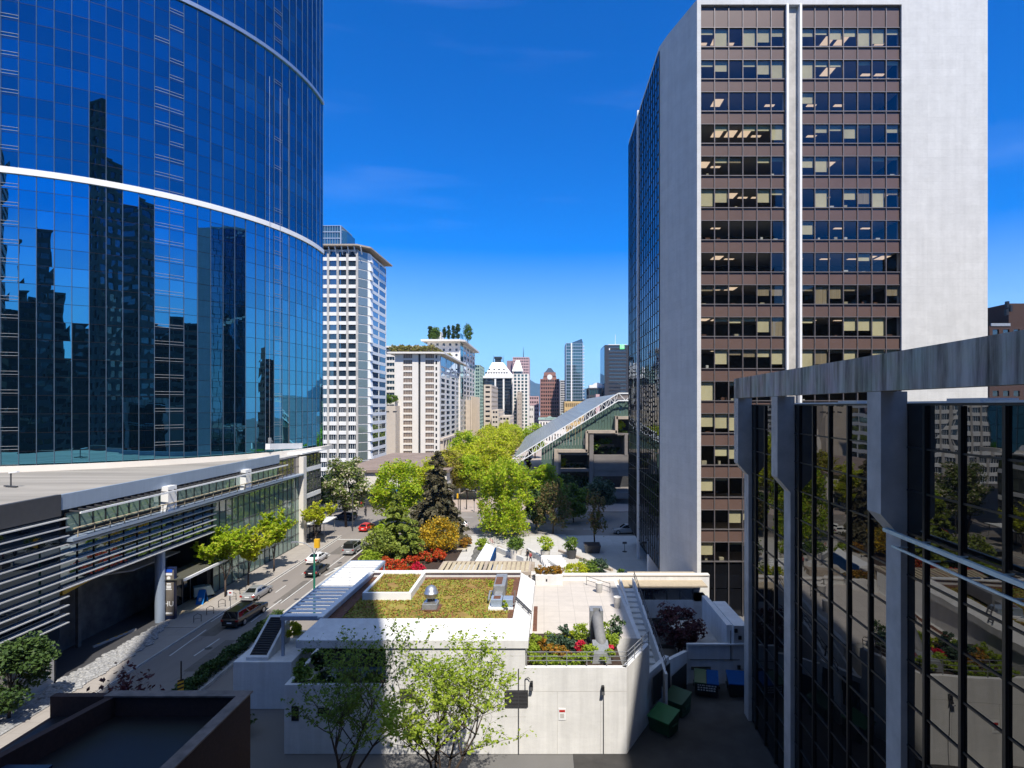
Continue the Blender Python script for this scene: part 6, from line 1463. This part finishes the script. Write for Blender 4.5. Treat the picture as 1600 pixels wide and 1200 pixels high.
# ------------------------------------------------------------------ street furniture
def totem():
    x, y = G(264,968,.1); t = thing('sign_totem',(x,y,.1),'tall dark blue hotel sign totem beside the big round podium column','sign')
    hw, zt_ = .62, PZ(887,y)
    MB().box(x-hw-.14,x+hw,y,y+.45,.1,zt_).build('case', mat('navy_case',(.012,.02,.06),.4), t, bevel=.04)
    def pn(nm, a, b_, z0, z1, m): MB().box(x+a*hw,x+b_*hw,y-.03,y,zt_-z1,zt_-z0).build(nm, m, t)
    H_ = zt_-.1
    MB().box(x-.9*hw,x+.9*hw,y-.015,y,.55,zt_-.25).build('panel', mat('bronze_panel',(.24,.21,.18),.4,metal=.2,var=.2,scale=.4), t)
    pn('blue_header',-.72,.62,H_*.03,H_*.09,mat('header_blue',(.01,.08,.55),.4)); 
    pn('white_header',-.68,.60,H_*.105,H_*.145,M['white'])
    MB().tube([(x-.02,y-.016,zt_-H_*.20),(x-.02,y-.04,zt_-H_*.20)],.2,16).build('round_logo', M['white'], t)
    for k,(a,s_) in enumerate(((.30,.62),(.345,.7),(.375,.66),(.41,.9))): pn('text_line',-s_*.6,s_*.6,H_*a,H_*a+.14 if k < 3 else H_*a+.09,M['steelwhite'])
    text_mesh('lettering','HU',.8,M['white'],t,(x-.02,y-.03,zt_-H_*.70),(math.pi/2,0,0))
    pn('footer_line',-.62,.62,H_*.86,H_*.895,M['white'])
    return t
totem()
def pole(name, label, px, py, z, h, r, mt, parts=()):
    x, y = G(px,py,z); t = thing(name,(x,y,z),label,name.replace('_',' ')); MB().tube([(x,y,z),(x,y,z+h*.5),(x,y,z+h)],[r*1.2,r,r*.8],10).build('post', mt, t); return t, x, y
# green lamp with yellow signal head at the street
x, y = -27.6, 60.0
t = thing('signal_pole',(-27.6,63.5,0),'dark green street pole with a curved arm and yellow signal head','signal pole')
xx, yy = PX(491,66), 66; zt_ = PZ(866,66)
MB().tube([(xx,yy,0),(xx,yy,zt_-.6),(xx,yy,zt_)],[.13,.11,.1],10).build('post', M['greenpole'], t)
pts = [(xx,yy,zt_-.2),(xx-.25,yy,zt_+.7),(xx-1.0,yy,zt_+1.25),(xx-2.0,yy,zt_+1.4)]
MB().tube(pts,.06,8).build('arm', M['galv'], t); MB().bar((xx-1.9,yy,zt_+1.4),(xx-2.6,yy,zt_+1.36),.3,.14).build('lamp_head', M['galv'], t)
sgh = MB().box(xx-.3,xx+.25,yy-.2,yy+.2,zt_+.75,zt_+1.75).build('signal_head', M['yellow'], t); 
sgh.location = (.35,0,0)
MB().bar((xx,yy,zt_),(xx+.35,yy,zt_+.8),.08).build('bracket', M['darkgrey'], t)
def lamp(label, px, py, z, pyt, mt, head=1):
    x, y = G(px,py,z); h = PZ(pyt,y)-z; t = thing('street_lamp',(x,y,z),label,'street lamp')
    MB().tube([(x,y,z),(x,y,z+h)],[.12,.08],8).build('post', mt, t)
    MB().tube([(x,y,z+h),(x+.5*head,y,z+h+.45),(x+1.4*head,y,z+h+.55)],.05,6).build('arm', mt, t); MB().bar((x+1.3*head,y,z+h+.52),(x+1.9*head,y,z+h+.5),.25,.12).build('lamp_head', M['galv'], t); return t
lamp('dark street lamp at the left kerb beyond the silver pickup',551,829,.14,770,M['darkgrey'])
lamp('grey street lamp at the crossing near the two walkers',572,806,.1,735,M['darkgrey'],-1)
lamp('black lamp post on the pink paving left of the traffic light',719,801,.1,768,M['black'])
lamp('second black lamp post on the pink paving',729,796,.1,770,M['black'])
x, y = G(741,800,.1); t = thing('traffic_light',(x,y,.1),'small traffic light on the pink paving across the crossing street','traffic light')
MB().tube([(x,y,.1),(x,y,2.6)],.07,8).build('post', M['galv'], t); MB().box(x-.2,x+.2,y-.25,y,2.6,3.6).build('signal_head', M['black'], t)
x, y = G(716,800,.1); t = thing('yellow_signal',(x,y,.1),'yellow signal box on a black post beside the dark fir','traffic light'); MB().tube([(x,y,.1),(x,y,3.2)],.08,8).build('post', M['black'], t); MB().box(x-.3,x+.05,y-.25,y,3.2,4.3).build('signal_head', M['yellow'], t)
# hazard marker
x, y = PX(283,41), 41; t = thing('hazard_sign',(x,y,0),'yellow and black striped hazard marker on a dark post at the hedge end','sign')
zt_ = PZ(1033,41); MB().tube([(x,y,0),(x,y,zt_)],.05,8).build('post', M['black'], t); z0, z1 = PZ(1079,41), PZ(1062,41)
pnl = MB().box(x-.22,x+.22,y-.06,y-.05,z0,z1).build('plate', M['yellow'], t); b = MB()
for i in range(3): z = z0+.06+i*.27; b.add([(x-.22,y-.066,z),(x+.22,y-.066,z+.16),(x+.22,y-.066,z+.29),(x-.22,y-.066,z+.13)],[(0,1,2,3)])
b.build('black_stripes', M['black'], pnl)
# parking sign, square wall sign
x, y = G(360,957,.14); t = thing('parking_sign',(x,y,.14),'small white parking sign with a red mark by the bike racks','sign'); MB().tube([(x,y,.14),(x,y,2.6)],.035,6).build('post', M['galv'], t)
p_ = MB().box(x-.3,x+.3,y-.05,y-.03,2.1,2.7).build('plate', M['white'], t); MB().box(x-.14,x+.14,y-.056,y-.051,2.35,2.52).build('red_mark', M['magenta'] if 'magenta' in M else M['red'], p_)
q = P(90,1024,47.5); t = thing('wall_sign',tuple(q),'white square sign reading 5 on the concrete base wall by the driveway','sign')
MB().box(-41.96,-41.9,47.2,48.0,q.z-.45,q.z+.45).build('plate', M['white'], t); text_mesh('lettering','5',.75,M['black'],t,(-41.88,47.6,q.z),(math.pi/2,0,math.pi/2))
bars = thing('kerb_barrier',(-41.6,55,0),'low rail with yellow markings along the pebble strip','barrier')
a_, b2 = Vector((*G(145,1012,.1),.15)), Vector((*G(212,984,.1),.15)); MB().bar(a_,b2,.18,.2).build('rail', M['conc'], bars); b = MB()
for f in (.1,.3,.5,.62,.74): b.bar(a_.lerp(b2,f)+Vector((0,0,.11)), a_.lerp(b2,f+.05)+Vector((0,0,.11)),.2,.03)
b.build('yellow_mark', M['yellow'], bars)
for i in range(5):
    t = thing('bike_rack',(0,0,0),'curved black bike rack by the silver sedan, %s' % ('nearest the parking sign','second from the parking sign','in the middle of the row','fourth of the row','farthest from the parking sign')[i],'bike rack','bike racks on the pavement')
    MB().tube([(-.35,0,0),(-.35,0,.75),(0,0,.95),(.35,0,.75),(.35,0,0)],.035,6).build('hoop', M['black'], t); MB().bar((-.3,0,.4),(.3,0,.4),.03).build('crossbar', M['black'], t); MB().box(-.45,-.25,-.1,.1,0,.02).box(.25,.45,-.1,.1,0,.02).build('foot_plate', M['galv'], t)
    place(t,(-38.2,63.5+i*2.4,.14),.5)
for i,(px,py,l_) in enumerate(((487,838,'pale slatted bench at the kerb end of the podium'),(470,848,'pale slatted bench nearer the signal pole'))):
    x, y = G(px,py,.14); t = thing('bench',(0,0,0),l_,'bench','benches on the left pavement'); b = MB()
    for k in range(5): b.box(-.3+k*.13,-.2+k*.13,-1.6,1.6,.42,.47)
    b.build('seat', M['cream'], t)
    for s_ in (-1.2,1.2): MB().box(-.28,.28,s_-.06,s_+.06,0,.42).build('leg', M['darkgrey'], t)
    place(t,(x,y,.14),-.1)
cn2 = thing('corner_canopy',(-41,106,0),'pale bus-stop style canopy at the far corner of the podium','canopy'); MB().hexa([(-42,101,3.0),(-39.2,103,2.9),(-39.2,109,2.9),(-42,108.4,3.0)],[(-42,101,3.12),(-39.2,103,3.02),(-39.2,109,3.02),(-42,108.4,3.12)]).build('roof_panel', M['steelwhite'], cn2)
for yy in (103.4,108.6): MB().tube([(-39.5,yy,.1),(-39.5,yy,2.95)],.06,6).build('post', M['galv'], cn2)
t = thing('plaza_handrail',(*G(858,884,.1),.1),'thin white handrail beside the plaza steps','handrail'); b = MB()
a_, b2 = Vector((*G(848,878,.1),1.0)), Vector((*G(872,894,.1),1.0)); b.bar(a_,b2,.07)
for f in (0,.33,.66,1): q = a_.lerp(b2,f); b.bar((q.x,q.y,.1),(q.x,q.y,1.0),.06)
b.build('rails', M['white'], t)
for i,(px,py,l_) in enumerate(((976,862,'slim sign stand on the blue-shaded plaza'),)):
    x, y = G(px,py,.12); t = thing('sign_stand',(x,y,.12),l_,'sign'); MB().tube([(x,y,.12),(x,y,1.7)],.04,6).lathe([(.4,0),(.35,.08)],(x,y,.12),10).build('stand', M['black'], t); MB().box(x-.35,x+.35,y-.04,y,1.4,1.75).build('plate', M['darkgrey'], t)

# ------------------------------------------------------------------ people
def bodymat(name, shirt, legs, skin=(.45,.28,.2), hair=(.03,.02,.015), sh=.98, hip=.55):
    m, nt, b = nodes(name); L = nt.links.new; tcx = nt.nodes.new('ShaderNodeTexCoord'); sx = nt.nodes.new('ShaderNodeSeparateXYZ'); L(tcx.outputs['Object'], sx.inputs[0])
    r = nt.nodes.new('ShaderNodeValToRGB'); r.color_ramp.interpolation = 'CONSTANT'; mr = N(nt, 'ShaderNodeMapRange'); mr.inputs['From Max'].default_value = 1.8; L(sx.outputs['Z'], mr.inputs['Value']); L(mr.outputs[0], r.inputs['Fac'])
    e = r.color_ramp.elements; e[0].position = 0; e[0].color = (.02,.02,.02,1); e[1].position = .05; e[1].color = c4(legs)
    for p_, c_ in ((hip,shirt),(.83,skin),(.935,hair)): x_ = e.new(p_); x_.color = c4(c_)
    L(r.outputs[0], b.inputs['Base Color']); b.inputs['Roughness'].default_value = .85; return m
def person(label, loc, rz, mt, stride=.3, bag=None):
    t = thing('person',(0,0,0),label,'person')
    s = stride
    V = [(0,0,.95),(0,.01,1.15),(0,.0,1.38),(0,.0,1.50),(0,.02,1.60),(0,.02,1.74),
         (-.09,0,.90),(-.10,s*.55,.50),(-.10,s*.45,.09),(-.10,s*.45+.15,.05), (.09,0,.90),(.10,-s*.25,.50),(.10,-s*.95,.14),(.10,-s*.95+.14,.05),
         (-.19,0,1.40),(-.24,-.10,1.14),(-.22,s*-.4,.92),(-.22,-.38*s+.03,.80), (.19,0,1.40),(.24,.02,1.14),(.22,s*.6,.95),(.22,s*.75,.84), (0,.06,1.63)]
    E = [(0,1),(1,2),(2,3),(3,4),(4,5),(0,6),(6,7),(7,8),(8,9),(0,10),(10,11),(11,12),(12,13),(2,14),(14,15),(15,16),(16,17),(2,18),(18,19),(19,20),(20,21)]
    rad = [.15,.14,.16,.06,.085,.085,.10,.065,.045,.04,.10,.065,.045,.04,.07,.05,.035,.035,.07,.05,.035,.035]
    me = bpy.data.meshes.new('body'); me.from_pydata(V[:22],E,[]); me.materials.append(mt); o = bpy.data.objects.new('body', me); COL.objects.link(o); o.parent = t
    sk = o.modifiers.new('skin','SKIN'); sv = me.skin_vertices[0].data
    for i in range(22): sv[i].radius = (rad[i],rad[i]*.85); sv[i].use_root = (i == 0)
    o.modifiers.new('sub','SUBSURF').levels = 2; o.modifiers['sub'].render_levels = 2
    MB().lathe([(.075,1.66),(.10,1.72),(.095,1.80),(.05,1.85)],(0,.0,0),10).build('hair', M['black'], t, smooth=True)
    if bag: MB().box(-.16,.16,-.30,-.12,1.02,1.42).build('backpack', bag, t, bevel=.05)
    return place(t, loc, rz)
person('walker in a dark coat crossing the street end', (*G(571,805),.0), math.pi, bodymat('dark_coat',(.02,.02,.025),(.015,.015,.02),hip=.4), .28)
person('walker in a pale top and dark trousers by the crossing', (*G(558,803),.0), math.pi, bodymat('pale_top',(.6,.6,.6),(.03,.035,.06)), .2)
person('distant person in red at the crossing corner', (*G(565,794),.0), .5, bodymat('red_top',(.45,.03,.02),(.3,.12,.08)), .2)
person('person in a red top walking past the plaza wall', (*G(829,880,.12),.12), .6, bodymat('pink_top',(.3,.06,.06),(.02,.02,.03)), .25)
person('person in dark clothes standing beside the plaza post', (*G(824,876,.12),.12), 2.0, bodymat('dark_clothes',(.02,.02,.025),(.02,.02,.03)), .12, M['black'])

# bicycles under the bright tree
def torus(b, c, R_, r, n=18, m=5):
    k = len(b.v)
    for i in range(n):
        a = 6.283*i/n
        for j in range(m):
            t_ = 6.283*j/m; q = R_+r*math.cos(t_); b.v.append((c[0]+r*math.sin(t_), c[1]+q*math.cos(a), c[2]+q*math.sin(a)))
    for i in range(n):
        for j in range(m): b.f.append((k+i*m+j, k+((i+1)%n)*m+j, k+((i+1)%n)*m+(j+1)%m, k+i*m+(j+1)%m)); b.m.append(0)
    return b
def bicycle(label, loc, rz, mt):
    t = thing('bicycle',(0,0,0),label,'bicycle','bicycles parked under the bright tree')
    for y in (-.52,.52): torus(MB(),(0,y,.34),.32,.022).build('wheel', M['rubber'], t)
    f = MB(); A,B,C,D,E_ = (0,-.52,.34),(0,-.08,.30),(0,-.2,.82),(0,.38,.85),(0,.52,.34)
    for p_,q_ in ((A,B),(A,C),(B,C),(B,D),(C,D),(D,E_)): f.bar(p_,q_,.035)
    f.build('frame', mt, t); MB().bar((-.28,.36,.98),(.28,.36,.98),.035).bar((0,.38,.85),(0,.36,.98),.035).build('handlebar', M['black'], t)
    MB().hexa([(-.07,-.34,.9),(.07,-.34,.9),(.03,-.08,.9),(-.03,-.08,.9)],[(-.08,-.35,.96),(.08,-.35,.96),(.03,-.07,.95),(-.03,-.07,.95)]).build('saddle', M['black'], t)
    return place(t, loc, rz)
for i,(px,py,mt_,l_) in enumerate(((768,850,'red','red bicycle at the left end of the row under the bright tree'),(775,849,'galv','grey bicycle second in the row under the bright tree'),(783,850,'blue','blue bicycle in the middle of the row under the bright tree'),(790,849,'black','black bicycle near the trunk of the bright tree'),(799,851,'steelwhite','white bicycle at the right end under the bright tree'))):
    bicycle(l_, (*G(px,py,.12),.12), R.uniform(.5,1.1), M[mt_])

t = thing('plaza_ledge',(*G(900,872,.12),.12),'long low tan ledge crossing the shaded pale plaza diagonally','ledge'); b = MB(); lowwall(b,(872,862),(955,893),.45,.4); b.build('ledge', M['tanconc'], t)
t = thing('plaza_ledge',(*G(800,862,.12),.12),'short tan ledge crossing the sunny plaza right of the white canopy','ledge'); b = MB(); lowwall(b,(777,856),(800,872),.5,.4); b.build('ledge', M['tanconc'], t)
for i,(px,py,l_) in enumerate(((722,862,'dark low bench on the white paving left of the canopy'),(830,868,'dark low bench by the diagonal plaza wall'))):
    t = thing('plaza_bench',(0,0,0),l_,'bench'); MB().box(-.9,.9,-.25,.25,.42,.5).build('seat', M['woodslat'], t)
    for s_ in (-.7,.7): MB().box(s_-.06,s_+.06,-.22,.22,0,.42).build('leg', M['darkgrey'], t)
    place(t,(*G(px,py,.12),.12),.3)
